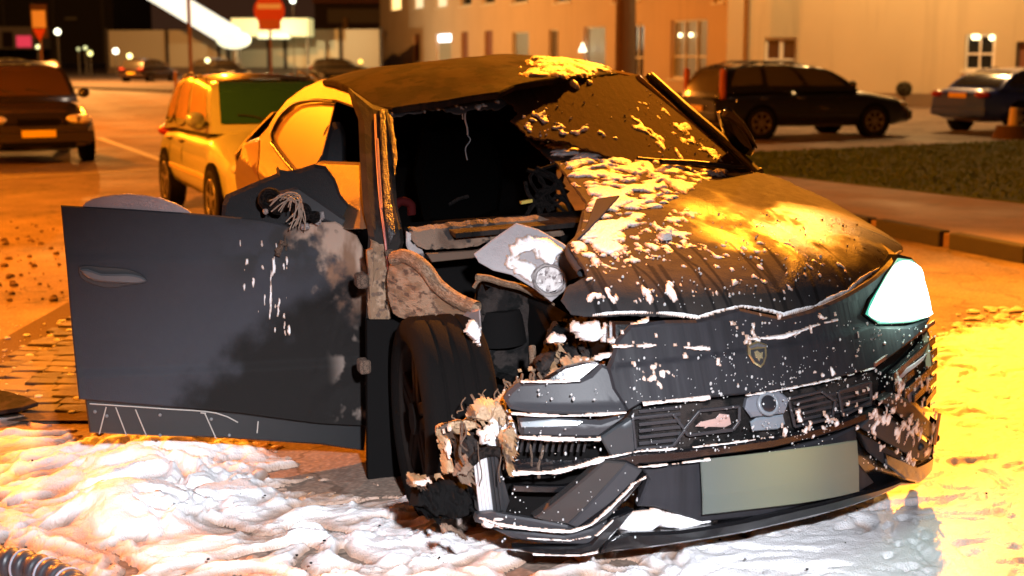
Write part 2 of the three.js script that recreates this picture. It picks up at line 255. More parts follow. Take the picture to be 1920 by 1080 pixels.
{ // paving slabs in the near left road
  const root = thing('paving', 'old uneven stone paving at the left edge of the street', null, [0, 0, 0]); root.userData.kind = 'structure';
  const R = rng(21), o = G(-40, 745), ax = G(160, 745).sub(o).normalize(), az = new V(ax.z, 0, -ax.x); if (az.dot(new V(.3, 0, -1)) < 0) az.negate();
  const tone = []; for (let i = 0; i < 6; i++) { const b = .055 + .022 * i; tone.push(mat([b * 1.1, b * .86, b * .68], .6, { bumpMap: T_asphB, bumpScale: .006 })); }
  const geos = []; for (let i = 0; i < 4; i++) { const g = new RoundedBoxGeometry(1, .05, .134, 3, .012), P = g.attributes.position; for (let k = 0; k < P.count; k++) P.setY(k, P.getY(k) + (vn(P.getX(k) * 5 + i * 7, P.getZ(k) * 16, 40 + i) - .5) * .026); g.computeVertexNormals(); geos.push(g); }
  { const m = stripXZ([o.clone().addScaledVector(ax, -.4).addScaledVector(az, -.5), o.clone().addScaledVector(ax, 1.1).addScaledVector(az, -.5), o.clone().addScaledVector(ax, 1.1).addScaledVector(az, 7), o.clone().addScaledVector(ax, -.4).addScaledVector(az, 7)], .010); obj('joint_sand', m, mat([.09, .06, .04], .95, { bumpMap: T_asphB, bumpScale: .006 }), root); }
  let n = 0; for (let r = -2; r < 60; r++) { let x = -.10 - R() * .1; while (x < .72 && n < 295) { const w = .12 + R() * .07, ob = obj('paving_stone', geos[Math.floor(R() * 4)], tone[Math.floor(R() * 6)], root); n++; ob.scale.x = w - .008; ob.position.copy(o).addScaledVector(ax, x + w / 2).addScaledVector(az, r * .142); ob.position.y = -.010 + R() * .010; ob.rotation.set((R() - .5) * .035, Math.atan2(-ax.z, ax.x) + (R() - .5) * .05, (R() - .5) * .035); x += w; } }
}

// ---------------------------------------------------------------- street lamps (their heads are above the picture) and the camera crew's light
function sodiumLight(p, cd, aim, ang, c) { const SD = c ? rgb(...c) : SOD, l = aim ? new THREE.SpotLight(SD, cd, 0, ang, 1, 2) : new THREE.PointLight(SD, cd, 0, 2); if (aim) { l.target.position.set(...aim); scene.add(l.target); } l.position.set(p[0], p[1] - .16, p[2]); l.castShadow = true; l.shadow.radius = 8; scene.add(l); }
LAMPS.forEach(([p, foot, cd, aim, ang, c], i) => {
  sodiumLight(p, cd, aim, ang, c); if (!foot) return;
  const t = thing('street_lamp', ['street lamp at the back of the grass verge on the right', 'street lamp on the left side of the street', '', 'second street lamp further up the left side of the street', 'street lamp in front of the long orange building', 'street lamp in front of the cream house'][i], 'street lamp', foot, 0, 'sodium street lamps out of the picture');
  const h = p[1] + .12, dx = p[0] - foot[0], dz = p[2] - foot[2];
  obj('pole', cyl(.09, .055, h, 0, 0, 0), M_metal, t); obj('arm', tube([new V(0, h, 0), new V(dx * .5, h + .25, dz * .5), new V(dx, h + .02, dz)], .035), M_metal, t);
  const hd = obj('lamp_head', bx(.34, .12, .6, dx, p[1] + .06, dz, .05), M_metal, t); obj('diffuser', bx(.24, .04, .42, dx, p[1] - .02, dz, .02), glow([1, .45, .08], 8), hd);
});
{
  const s = new THREE.SpotLight(VIDEO.col, VIDEO.cd, 0, .40, 1, 2), p = new V(...VIDEO.p), t = new V(...VIDEO.t); s.position.copy(p); s.target.position.copy(t); s.castShadow = true; s.shadow.radius = 5; scene.add(s, s.target);
  const th = thing('work_light', 'white work light on a tripod beside the photographer', 'work light', [p.x, 0, p.z]), d = t.clone().sub(p).normalize(), b = p.clone().addScaledVector(d, -.1);
  obj('mast', cyl(.018, .018, p.y - .1, 0, 0, 0), M_black, th); for (let i = 0; i < 3; i++) { const a = i * 2.1 + .6; obj('leg', bar(new V(0, .7, 0), new V(Math.cos(a) * .45, 0, Math.sin(a) * .45), .02), M_black, th); }
  const hb = bx(.26, .2, .08, 0, 0, 0, .02), q = new THREE.Matrix4().lookAt(p, b, new V(0, 1, 0)); q.setPosition(b.clone().sub(th.position)); obj('lamp_housing', hb.applyMatrix4(q), M_black, th);
  const fb = bx(.22, .16, .02, 0, 0, 0, .008); q.setPosition(b.clone().addScaledVector(d, .05).sub(th.position)); obj('lamp_face', fb.applyMatrix4(q), glow([.9, .93, 1], 6), th);
}

// ---------------------------------------------------------------- buildings
// a wall between two ground points with real openings; rects in picture pixels
function wallFrame(A, B) { const d = B.clone().sub(A); d.y = 0; const L = d.length(), u = d.clone().normalize(), n = new V(-u.z, 0, u.x); if (n.dot(CAM.clone().sub(A)) < 0) n.negate(); return { A, L, u, n, hit(px, py) { const r = ray(px, py), t = A.clone().sub(CAM).dot(n) / r.dot(n), p = CAM.clone().addScaledVector(r, t); return [p.clone().sub(A).dot(u), p.y]; } }; }
function building(name, label, A, B, H, material, wins, depth, roofMat) {
  const f = wallFrame(A, B), t = thing(name, label, 'building', [A.x, 0, A.z]);
  const X = f.u, N = f.n, M = new THREE.Matrix4().makeBasis(X, new V(0, 1, 0), N), place = g => g.applyMatrix4(M);
  const sgn = X.clone().cross(new V(0, 1, 0)).dot(N);
  const sh = new THREE.Shape([new THREE.Vector2(0, -.2), new THREE.Vector2(f.L, -.2), new THREE.Vector2(f.L, H), new THREE.Vector2(0, H)]);
  const R = wins.map(w => { const a = f.hit(w[0], w[2]), b = f.hit(w[1], w[3]); return { x0: Math.min(a[0], b[0]), x1: Math.max(a[0], b[0]), y1: Math.max(a[1], b[1]), y0: Math.max(.02, Math.min(a[1], b[1])), o: w[4] || {} }; });
  for (const r of R) { const p = new THREE.Path(); p.moveTo(r.x0, r.y0); p.lineTo(r.x0, r.y1); p.lineTo(r.x1, r.y1); p.lineTo(r.x1, r.y0); p.closePath(); sh.holes.push(p); }
  const wg = new THREE.ExtrudeGeometry(sh, { depth: .3, bevelEnabled: false }); wg.translate(0, 0, -.3);
  obj('wall', place(clean(wg)), material, t);
  obj('back_wall', place(bx(f.L - .1, H - .1, depth, f.L / 2, H / 2, -.95 - depth / 2, .02)), material, t);
  for (const x of [.14, f.L - .14]) obj('side_wall', place(bx(.25, H - .02, .68, x, H / 2, -.64, .01)), material, t);
  obj('roof', place(bx(f.L + .5, .3, depth + 1.5, f.L / 2, H + .16, -depth / 2 - .4, .03)), roofMat, t);
  for (const r of R) {
    const w = r.x1 - r.x0, h = r.y1 - r.y0, cx = (r.x0 + r.x1) / 2, cy = (r.y0 + r.y1) / 2, o = r.o, fw = Math.min(.09, w * .1), fz = -.16;
    const gs = [bx(w, fw, .07, cx, r.y1 - fw / 2, fz, .008), bx(w, fw, .07, cx, r.y0 + fw / 2, fz, .008), bx(fw, h - 2 * fw, .07, r.x0 + fw / 2, cy, fz, .008), bx(fw, h - 2 * fw, .07, r.x1 - fw / 2, cy, fz, .008)];
    for (let i = 1; i < (o.cols || 1); i++) gs.push(bx(fw * (o.thin || .8), h - 2 * fw, .06, r.x0 + w * i / o.cols, cy, fz, .008));
    for (let i = 1; i < (o.rows || 1); i++) gs.push(bx(w - 2 * fw, fw * .8, .054, cx, r.y0 + h * (o.split || i / o.rows), fz, .008));
    const wf = obj(o.door ? 'door' : 'window', gs.map(place), o.frame || M_white, t);
    const pm = o.pane || M_glassD; obj(o.door ? 'door_panel' : 'pane', place(bx(w - fw, h - fw, .02, cx, cy, fz - .05, .004)), pm, wf);
    if (!o.door) obj('sill', place(bx(w + .2, .07, .2, cx, r.y0 - .04, .02, .01)), M_white, wf);
    if (o.lit) obj('lit_fanlight', place(bx(w - 2 * fw, h * .2, .02, cx, r.y1 - h * .14, fz - .02, .004)), o.lit, wf);
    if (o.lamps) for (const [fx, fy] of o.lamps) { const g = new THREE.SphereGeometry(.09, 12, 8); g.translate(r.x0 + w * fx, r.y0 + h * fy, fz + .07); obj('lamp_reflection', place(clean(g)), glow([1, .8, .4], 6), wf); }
  }
  return { t, f, M };
}
const M_orange = stucco([.62, .50, .40], 61), M_cream = stucco([.62, .56, .42], 71), M_roofT = mat([.08, .05, .04], .8);
const brownPane = mat([.05, .022, .016], .3), greyPane = mat([.16, .16, .15], .4), brickDoor = mat([.22, .09, .05], .7), M_frameD = mat([.12, .10, .08], .6);
{
  const B = D(1362, 200, 56); B.y = 0; const A = D(714, 130, 135); A.y = 0;
  const w = [
    [1258, 1324, 38, 150, { cols: 3, rows: 2, split: .38, pane: greyPane, lamps: [[.22, .74], [.52, .74]] }], [1180, 1206, 46, 150, { cols: 2, rows: 2, split: .4 }],
    [1094, 1134, 50, 150, { door: 1, pane: greyPane }], [1029, 1046, 55, 130, { cols: 2 }], [960, 991, 60, 112, { pane: greyPane }], [908, 924, 58, 112, { door: 1, pane: brickDoor, frame: brickDoor }], [864, 878, 60, 113, { door: 1, pane: brickDoor, frame: brickDoor }], [818, 846, 63, 128, { door: 1, pane: mat([.42, .42, .40], .5), lit: glow([1, 1, .95], 5) }], [775, 788, 64, 116, { pane: brickDoor, frame: brickDoor }],
    [1340, 1358, -60, 4, { cols: 2 }], [1150, 1200, -70, 0, { cols: 2 }], [1040, 1070, -30, 3], [960, 990, -25, 4], [904, 928, -25, 6], [862, 884, -25, 9], [818, 838, -20, 12, { pane: glow([1, .75, .4], 1.2) }], [776, 794, -18, 15, { pane: glow([1, .75, .4], 1.2) }], [732, 752, -16, 18, { pane: glow([1, .6, .2], 2.5) }],
  ];
  const b = building('long_building', 'long orange-lit plastered building with many small windows and doors', A, B, 9.5, M_orange, w, 9, M_roofT);
  const p = b.f.hit(1100, 88), gl = new THREE.ConeGeometry(.22, .5, 16, 1); gl.translate(p[0], p[1], .22); obj('wall_lamp', clean(gl.applyMatrix4(b.M)), glow([1, .93, .6], 4), b.t);
}
{
  const A = D(1360, 200, 49.5), B = D(2180, 195, 44.5); A.y = B.y = 0;
  const b = building('cream_house', 'pale cream plastered house wall with two white-framed windows', A, B, 10, M_cream, [
    [1434, 1492, 70, 142, { cols: 2, rows: 2, split: .42, pane: brownPane, thin: 1.6 }], [1811, 1864, 64, 133, { cols: 2, rows: 2, split: .46, lamps: [[.38, .92], [.86, .9], [.28, .92]] }], [1906, 1990, 78, 190, { door: 1, pane: brickDoor, frame: M_frameD }],
  ], 8, M_roofT);
  const p0 = b.f.hit(1402, 100)[0], p1 = b.f.hit(1356, 100)[0];
  obj('drainpipe', cyl(.06, .06, 10, p0, 0, .09).applyMatrix4(b.M), mat([.22, .15, .09], .6), b.t);
  obj('plinth', bx(b.f.L, .45, .06, b.f.L / 2, .22, .032, .01).applyMatrix4(b.M), mat([.2, .15, .1], .9), b.t);
}

{ // plastered houses along the left side of the street, outside the picture: they show in the glass and paint
  const t = thing('row_house', 'pale plastered house row along the left side of the street', 'building', [-10, 0, -14]);
  obj('wall', bx(.5, 8, 34, 0, 4, 0, .02), stucco([.6, .45, .3], 81), t); for (let i = 0; i < 7; i++) { const w = obj('window', bx(.08, 1.7, 1.2, .27, 1.9, -13.5 + i * 4.5, .02), M_white, t); obj('pane', bx(.02, 1.5, 1.0, .32, 1.9, -13.5 + i * 4.5, .005), M_glassD, w); }
  obj('roof', bx(6, .4, 34.6, -2.6, 8.2, 0, .03), M_roofT, t);
}

// ---------------------------------------------------------------- far left background
function putAt(px, py, depth) { const p = D(px, py, depth); p.y = 0; return p; }
{ // pale screen wall
  const A = putAt(203, 120, 118), B = putAt(716, 120, 112), f = wallFrame(A, B), t = thing('screen_wall', 'pale panelled screen wall behind the distant parked cars', 'fence', [A.x, 0, A.z]);
  const M = new THREE.Matrix4().makeBasis(f.u, new V(0, 1, 0), f.n), at = (x, y) => f.hit(x, y);
  const y0 = at(400, 126)[1], y1 = at(400, 56)[1], xs = [203, 315, 412, 430, 505, 536, 640, 716].map(x => at(x, 90)[0]);
  const pm = [0, 1, 2].map(i => mat([.34 + .04 * i, .30 + .04 * i, .23 + .03 * i], .5, { emissive: rgb(0, 0, 0) }));
  for (let i = 0; i + 1 < xs.length; i++) obj('panel', bx(xs[i + 1] - xs[i] - .06, y1 - y0, .08, (xs[i] + xs[i + 1]) / 2, (y0 + y1) / 2, 0, .02).applyMatrix4(M), pm[i % 3], t);
  for (const x of xs) obj('post', bx(.26, y1 - y0 + .3, .2, x, (y0 + y1) / 2, .16, .02).applyMatrix4(M), mat([.03, .02, .016], .7), t);
  obj('base_wall', bx(f.L, Math.max(.2, y0 + .4), .3, f.L / 2, (y0 - .4) / 2, 0, .02).applyMatrix4(M), mat([.1, .07, .05], .9), t);
}
function bigBox(name, label, cat, x0, x1, y0, y1, depth, thick, m, parts) { // a far block given by its outline in the picture
  const a = D(x0, y1, depth), b = D(x1, y0, depth), r = new V(1, 0, 0).applyQuaternion(camera.quaternion), w = b.clone().sub(a).dot(r), h = b.y - a.y, c = a.clone().add(b).multiplyScalar(.5);
  const t = thing(name, label, cat, [c.x, a.y, c.z], camera.rotation.y); obj('body', bx(w, h, thick, 0, h / 2, -thick / 2, .05), m, t); if (parts) parts(t, w, h); return t;
}
const darkB = mat([.055, .035, .028], .8);
bigBox('dark_warehouse', 'dark flat-roofed block behind the screen wall with a faint sign board', 'building', 590, 745, -60, 128, 175, 20, darkB, (t, w, h) => { obj('sign_board', bx(w * .72, h * .14, .3, w * .02, h * .52, .17, .02), mat([.16, .13, .10], .6), t); obj('canopy', bx(w, h * .03, 2.2, 0, h * .66, 1.1, .05), mat([.25, .08, .04], .6), t); obj('column', cyl(.35, .35, h * .5, -w * .12, 0, .8), mat([.4, .25, .1], .7), t); });
bigBox('dark_shed', 'dark block at the upper left behind the road sign', 'building', -160, 212, -80, 118, 185, 20, mat([.04, .036, .03], .8), (t, w, h) => { for (let i = 0; i < 4; i++) obj('wall_rib', bx(.5, h, .4, -w * .3 + i * w * .25, h / 2, .2, .05), mat([.07, .065, .05], .7), t); obj('light_strip', bx(w * .06, h * .025, .2, w * .29, h * .42, .5, .05), mat([.3, .3, .26], .6), t); });
{ // lit shop front with red windows far left
  const t = bigBox('shop_front', 'grey shop front far left with a pink-red lit window', 'building', -60, 64, 50, 92, 165, 6, mat([.28, .27, .28], .7), (t, w, h) => { obj('lit_window', bx(w * .22, h * .5, .12, w * .345, h * .34, .07, .02), glow([1, .05, .10], .75), t); obj('dark_window', bx(w * .16, h * .7, .12, w * .1, h * .42, .07, .02), mat([.03, .02, .02], .3), t); });
}
bigBox('lit_canopy', 'bright pale yellow lit canopy behind the no-entry sign', 'canopy', 433, 578, 34, 68, 108, 3, glow([.95, .85, .33], .62, [.3, .28, .2]), (t, w, h) => { obj('lamp_strip', bx(w * .42, h * .32, .4, w * .06, h * .02, .2, .08), glow([1, .93, .5], 1.3), t); { const l = new THREE.PointLight(rgb(1, .82, .42), 190, 0, 2), q = D(505, 60, 104); l.position.copy(q); l.castShadow = true; scene.add(l); } for (const s of [-.45, .45]) obj('support', cyl(.12, .12, 2.2, w * s, -2.2, -1.5), M_frameD, t); });
{ // bright sloping beam
  const a = D(262, -34, 104), b = D(440, 72, 104), t = thing('lit_ramp', 'bright white lit sloping beam crossing above the screen wall', 'ramp', [b.x, b.y, b.z]);
  const d = b.clone().sub(a), u = d.clone().normalize(), r = new V(0, 1, 0), n = u.clone().cross(r).normalize(), h = r.clone().addScaledVector(u, -u.y).normalize();
  const M = new THREE.Matrix4().makeBasis(u, h, n); obj('beam', bx(d.length(), 1.55, 1.2, -d.length() / 2, 0, 0, .2).applyMatrix4(M), glow([1, .93, .72], 1.4), t); const g = new THREE.SphereGeometry(.8, 20, 14); g.scale(1.6, .85, 1); g.translate(-.1, -.1, .1); obj('lamp_end', clean(g), glow([1, .95, .6], 1.6), t); obj('support', cyl(.16, .16, b.y, 0, -b.y, 0), M_frameD, t);
}
function lampPost(px, py, depth, r, col, k, label) { const p = D(px, py, depth), t = thing('distant_lamp', label, 'lamp', [p.x, 0, p.z]); obj('post', cyl(.05, .04, p.y, 0, 0, 0, 8), M_frameD, t); const g = new THREE.SphereGeometry(r, 16, 12); g.translate(0, p.y + r * .6, 0); obj('globe', clean(g), glow(col, k), t); }
lampPost(108, 63, 112, .24, [1, .95, .65], 5, 'small round pale lamp right of the white and red sign');
lampPost(217, 99, 108, .22, [1, .95, .7], 5, 'small round white lamp in front of the screen wall, lower left');
lampPost(243, 108, 108, .20, [1, .85, .3], 5, 'small yellow lamp just left of the leftmost distant car');
lampPost(169, 103, 112, .2, [1, .9, .3], 2.5, 'small yellow lamp above the dark car on the left, right one of a low row');
lampPost(160, 92, 114, .16, [.9, .9, .4], 1.4, 'faint yellow lamp in the low row, middle one');
lampPost(147, 94, 114, .14, [.9, .9, .4], .9, 'faint lamp in the low row, left one');
lampPost(549, 4, 110, .22, [.95, 1, .8], 5, 'small white lamp right of the no-entry sign');
lampPost(71, 90, 112, .16, [1, .95, .4], 2.5, 'small yellow lamp under the white and red sign');
lampPost(389, 116, 70, .12, [1, .9, .4], 4, 'small pale light beside the distant car behind the golden car');
lampPost(676, 118, 70, .11, [1, .6, .1], 3, 'small orange light above the roof of the burnt car');

function pole(name, label, cat, px, py, r, h, m) { const p = G(px, py); const t = thing(name, label, cat, [p.x, 0, p.z]); obj('post', cyl(r, r * .85, h, 0, 0, 0), m, t); return t; }
const M_pole = mat([.20, .12, .08], .6, { metalness: .2 });
{
  const t = pole('lamp_post', 'thin brown lamp post at the far roadside left of the no-entry sign', 'street lamp', 360, 186, .075, 8.1, M_pole); LAMPS[2][0] = [t.position.x + .9, 7.9, t.position.z]; scene.children.filter(o => o.isPointLight)[1].position.set(t.position.x + .9, 7.74, t.position.z);
  obj('arm', bar(new V(0, 8.05, 0), new V(.9, 8.1, 0), .06), M_pole, t); const hd = obj('lamp_head', bx(.5, .12, .26, .9, 8.06, 0, .04), M_metal, t); obj('diffuser', bx(.36, .04, .2, .9, 7.98, 0, .015), glow([1, .45, .08], 8), hd);
}
pole('bollard', 'slim pale brown post left of the thin lamp post', 'bollard', 331, 192, .07, 1.15, mat([.42, .26, .14], .7));
{ // no-entry sign
  const p = D(505, 20, 52), t = thing('no_entry_sign', 'round red no-entry sign with white bar above a red plate', 'road sign', [p.x, 0, p.z], camera.rotation.y), s = 52 / FP;
  obj('post', cyl(.045, .045, 4.2, 0, 0, -.05), M_pole, t);
  const c = new THREE.CylinderGeometry(29 * s, 29 * s, .02, 40); c.rotateX(Math.PI / 2); c.translate(0, p.y, .02); const dsk = obj('sign_disc', clean(c), mat([.55, .035, .02], .5, { emissive: rgb(0, 0, 0) }), t);
  obj('white_bar', bx(44 * s, 9.5 * s, .012, 0, p.y + 8 * s, .04, .004), M_white, dsk);
  obj('plate', bx(42 * s, 19 * s, .02, 0, p.y - 26 * s, .03, .006), mat([.42, .09, .055], .5), t);
}
{ // white plate over a red triangle, far left
  const p = D(73, 40, 60), t = thing('road_sign', 'tall white plate above a red pointed sign at the far left', 'road sign', [p.x, 0, p.z], camera.rotation.y), s = 60 / FP;
  obj('post', cyl(.05, .05, p.y + .6, 0, 0, -.06), M_pole, t); obj('backing', bx(31 * s, 62 * s, .03, 0, p.y, 0, .01), mat([.06, .03, .02], .7), t); obj('plate', bx(25 * s, 32 * s, .02, 0, p.y + 4 * s, .03, .006), mat([.7, .62, .5], .6), t);
  const sh = new THREE.Shape([new THREE.Vector2(-12 * s, -14 * s), new THREE.Vector2(0, -37 * s), new THREE.Vector2(12 * s, -14 * s)]), g = new THREE.ExtrudeGeometry(sh, { depth: .02, bevelEnabled: false }); g.translate(0, p.y, .025); obj('red_triangle', clean(g), mat([.6, .08, .03], .6), t);
}
{ // thick trunk behind the roof
  const p = G(1171, 205), R = rng(3); const t = thing('tree_trunk', 'thick dark brown trunk standing behind the roof of the burnt car', 'tree', [p.x, 0, p.z]);
  const k = p.clone().sub(CAM).dot(ray(960, 540)) / ray(960, 540).lengthSq() * 17.5 / FP; const g = new THREE.CylinderGeometry(k * .9, k * 1.15, 8, 24, 40); const P = g.attributes.position; for (let i = 0; i < P.count; i++) { const a = Math.atan2(P.getZ(i), P.getX(i)), y = P.getY(i), q = 1 + .1 * (fbm(Math.cos(a) * 6 + 9, y * .9 + Math.sin(a) * 6, 3, 5) - .5); P.setX(i, P.getX(i) * q); P.setZ(i, P.getZ(i) * q); } g.computeVertexNormals(); g.translate(0, 4, 0);
  obj('trunk', clean(g), mat([.10, .06, .035], .9, { bumpMap: T_asphB, bumpScale: .02 }), t);
  obj('limb', [tube([new V(0, 7.6, 0), new V(.5, 9, .3), new V(1.4, 10.5, .2)], .16), tube([new V(0, 7.6, 0), new V(-.6, 9.2, -.3), new V(-1.2, 11, .4)], .14)], mat([.10, .06, .035], .9), t);
}
{ // clipped lollipop bush by the cream wall
  const p = D(1694, 194, 46); p.y = 0; const t = thing('topiary_bush', 'small round clipped bush on a thin stem against the cream wall', 'bush', [p.x, 0, p.z]), R = rng(12);
  obj('stem', cyl(.05, .04, .45, 0, 0, 0, 8), M_roofT, t); const L = []; for (let i = 0; i < 900; i++) { const g = new THREE.PlaneGeometry(.06, .04); g.rotateX(R() * 6); g.rotateY(R() * 6); const a = R() * 6.28, z = R() * 2 - 1, r = .26 * Math.cbrt(.3 + .7 * R()); g.translate(Math.cos(a) * Math.sqrt(1 - z * z) * r, .62 + z * r * .95, Math.sin(a) * Math.sqrt(1 - z * z) * r); L.push(clean(g)); } obj('foliage', L, mat([.05, .045, .02], .8), t);
}
{ // squat post at the right edge
  const p = G(1893, 272); const t = thing('stone_post', 'low stubby post with a pale top on the verge at the right edge', 'bollard', [p.x, .12, p.z]); obj('base', cyl(.36, .26, .26, 0, 0, 0, 14), mat([.12, .07, .04], .9, { bumpMap: T_asphB, bumpScale: .02 }), t); obj('pale_top', cyl(.1, .075, .36, .06, .24, 0, 12), mat([.65, .52, .3], .6), t);
}

// ================================================================ the burnt car
const POSE = new THREE.Matrix4().makeTranslation(0, -.004, 0).multiply(new THREE.Matrix4().makeRotationZ(.0421)).multiply(new THREE.Matrix4().makeRotationX(.0592));
const eX = new V(1, 0, 0), eY = new V(0, 1, 0), eZ = new V(0, 0, 1), nX = new V(-1, 0, 0), nZ = new V(0, 0, -1), I4 = new THREE.Matrix4();
const q_ = x => Math.abs(x) / .98;
const zb = (x, y) => .97 - .33 * Math.min(q_(x), 1) ** 2.8 - 2.5 * Math.max(0, q_(x) - 1) - Math.max(0, y - .62) * .45 - Math.max(0, .35 - y) * .1;
const hood_h = (x, b) => { const z = -b, u = .80 - .36 * q_(x) ** 2 - z; return .835 + .16 * (u > 0 ? 1 - Math.exp(-u / .085) : u * 12) + .205 * clamp(u / 1.25, 0, 1.25) - .045 * q_(x) ** 4 + .016 * Math.exp(-(((Math.abs(x) - .42) / .09) ** 2)) * sstep(0, .3, u); };
const glass_h = (x, b) => 1.10 + (-.42 + b - .20 * q_(x) ** 2) * .55;
const roof_h = (x, b) => 1.64 - .09 * ((-b + 1.85) / .75) ** 2 - .20 * x * x;
const side_w = (z, y) => .985 - Math.max(0, y - 1) * .62 - (z < -3.3 ? (-3.3 - z) ** 2 * .25 : 0) - (z > .3 ? (z - .3) ** 2 * .5 : 0) + .02 * Math.exp(-(((y - .9) / .12) ** 2));
const FB = new Frame(POSE, eX, eY, eZ, zb), FH = new Frame(POSE, eX, nZ, eY, hood_h), FG = new Frame(POSE, eX, nZ, eY, glass_h), FR = new Frame(POSE, eX, nZ, eY, roof_h), FS = new Frame(POSE, eZ, eY, nX, side_w);
const SL = new Frame(POSE, nZ, eY, eX, (a, y) => side_w(-a, y));
const FP_ = (f) => new Frame(POSE, eX, eY, eZ, f);         // surfaces that face forward
const FGR = new Frame(I4, eX, nZ, eY, () => 0);            // the ground

const car = thing('burnt_car', 'dark grey burnt-out SUV with melted bonnet, open door and lit headlamp', 'car');

// --- materials
const T_grain = tex(512, 512, (u, v) => .6 * fbm(u * 24, v * 24, 4, 91, 24) + .4 * vn(u * 200, v * 200, 92, 200), { data: true, rx: 2.2 });
const mottle = (c1, c2, c3, s, sc = 8) => tex(512, 512, (u, v) => { const n = fbm(u * sc, v * sc, 5, s, sc), m = fbm(u * sc * 2, v * sc * 2, 4, s + 9, sc * 2); return mix3(mix3(c1, c2, sstep(.38, .62, n)), c3, sstep(.56, .68, m)); }, { rx: 1.6 });
const M_burnt = mat(null, .75, { map: mottle([.19, .11, .062], [.30, .20, .13], [.10, .06, .04], 101, 18), bumpMap: T_grain, bumpScale: .004, metalness: 0 });
const M_brown = mat(null, .8, { map: mottle([.10, .06, .04], [.20, .13, .09], [.02, .015, .013], 111), bumpMap: T_grain, bumpScale: .004 });
const M_char = matte(.85, .2, { map: mottle([.010, .009, .009], [.03, .024, .022], [.006, .006, .006], 121), bumpMap: T_grain, bumpScale: .006 });
const M_ash = mat(null, .8, { map: mottle([.42, .38, .37], [.30, .26, .25], [.12, .10, .10], 131, 6), bumpMap: T_grain, bumpScale: .003 });
const M_gloss = new THREE.MeshPhysicalMaterial({ color: rgb(.006, .006, .007), roughness: .22, clearcoat: .7, clearcoatRoughness: .06, side: THREE.DoubleSide, bumpMap: T_grain, bumpScale: .0006 });
const M_satin = matte(.5, .6, { color: rgb(.030, .030, .034), bumpMap: T_grain, bumpScale: .0005 });
const T_str = tex(512, 512, (u, v) => .5 * fbm(u * 40, v * 3, 4, 141) + .5 * fbm(u * 90, v * 5, 3, 142), { data: true, rx: 1.1 });
const M_nose = matte(1, .5, { map: tex(512, 512, (u, v) => { const s = fbm(u * 34, v * 2.2, 4, 145), n = fbm(u * 6, v * 6, 4, 146); const k = .45 + .7 * s + .4 * n; return [.017 * k, .0165 * k, .020 * k]; }, { rx: 1.1 }), roughnessMap: tex(512, 512, (u, v) => .45 + .4 * fbm(u * 40, v * 3, 4, 141), { data: true, rx: 1.1 }), bumpMap: T_str, bumpScale: .0012 });
const M_foam = mat(null, .42, { bumpMap: tex(512, 512, (u, v) => .55 * fbm(u * 40, v * 40, 4, 151, 40) + .45 * Math.abs(fbm(u * 24, v * 24, 3, 153, 24) - .5) * 2, { data: true, rx: 5 }), bumpScale: .0045, vertexColors: true });
const uvBox = (t, a0, a1, b0, b1) => { t.repeat.set(1 / (a1 - a0), 1 / (b1 - b0)); t.offset.set(-a0 / (a1 - a0), -b0 / (b1 - b0)); return t; };
// bonnet: sooty matt paint, dust towards the screen, drips running to the front edge
const dripX = []; { const R = rng(77); for (let i = 0; i < 26; i++) dripX.push([-.95 + R() * 1.9, .05 + R() * .5, .003 + R() * .008, R() * 9]); }
const drip = (a, b) => { let k = 0; for (const [x, top, w, s] of dripX) { if (b > -.52 + top * .5) continue; const d = Math.abs(a - x - .018 * Math.sin(b * 7 + s) - .02 * (fbm(b * 6 + s, 0, 2, 5) - .5)) / w; if (d < 1.5) k = Math.max(k, 1 - sstep(.5, 1.5, d)); } return k; };
const hoodC = (u, v) => { const a = -1.05 + u * 2.1, b = -.95 + v * 1.7; const n = fbm(a * 5, b * 5, 5, 161), f = fbm(a * 26, b * 26, 4, 162), d = drip(a, b); let c = mix3([.022, .0205, .022], [.036, .027, .022], sstep(.3, .75, n * .6 + .25 * sstep(-.7, .3, b) + .15)); const k = .75 + .5 * f; c = c.map(x => x * k); return mix3(c, [.008, .007, .007], d * .85); };
const T_hoodR = tex(1024, 1024, (u, v) => { const a = -1.05 + u * 2.1, b = -.95 + v * 1.7; const n = fbm(a * 7 + fbm(a * 9, b * 4, 3, 4), b * 3.2, 5, 165), f = fbm(a * 34, b * 34, 3, 166); const wet = sstep(.40, .56, fbm(a * 2.6 + .5 * b + 4, b * 3.4 - a, 4, 168)) * sstep(.02, .32, a) * sstep(.30, -.05, b); return .88 - .58 * wet * (1 - .6 * sstep(.5, .62, n)) + .12 * (f - .5) + .15 * drip(a, b); }, { data: true, wrap: false });
const M_hood = matte(1, .42, { map: uvBox(tex(1024, 1024, hoodC, { wrap: false }), -1.05, 1.05, -.95, .75), roughnessMap: uvBox(T_hoodR, -1.05, 1.05, -.95, .75), bumpMap: T_grain, bumpScale: .002 });
const M_roof = matte(1, .10, { map: mottle([.022, .017, .015], [.036, .026, .020], [.018, .015, .014], 171, 5), roughnessMap: tex(512, 512, (u, v) => .68 + .4 * fbm(u * 8, v * 8, 4, 173, 8), { data: true }), bumpMap: T_grain, bumpScale: .002 });
const M_screen = matte(.75, .07, { map: tex(1024, 512, (u, v) => { const n = fbm(u * 10, v * 5, 5, 181, 0), st = fbm(u * 120, v * 3 + u * 5, 3, 182); let c = mix3([.042, .021, .010], [.066, .033, .015], n); return c.map(x => x * (.78 + .44 * st)); }, { rx: .55 }), bumpMap: T_grain, bumpScale: .0015 });
const M_side = new THREE.MeshPhysicalMaterial({ color: rgb(.15, .10, .06), roughness: .34, metalness: .1, side: THREE.DoubleSide, bumpMap: T_grain, bumpScale: .0015 });

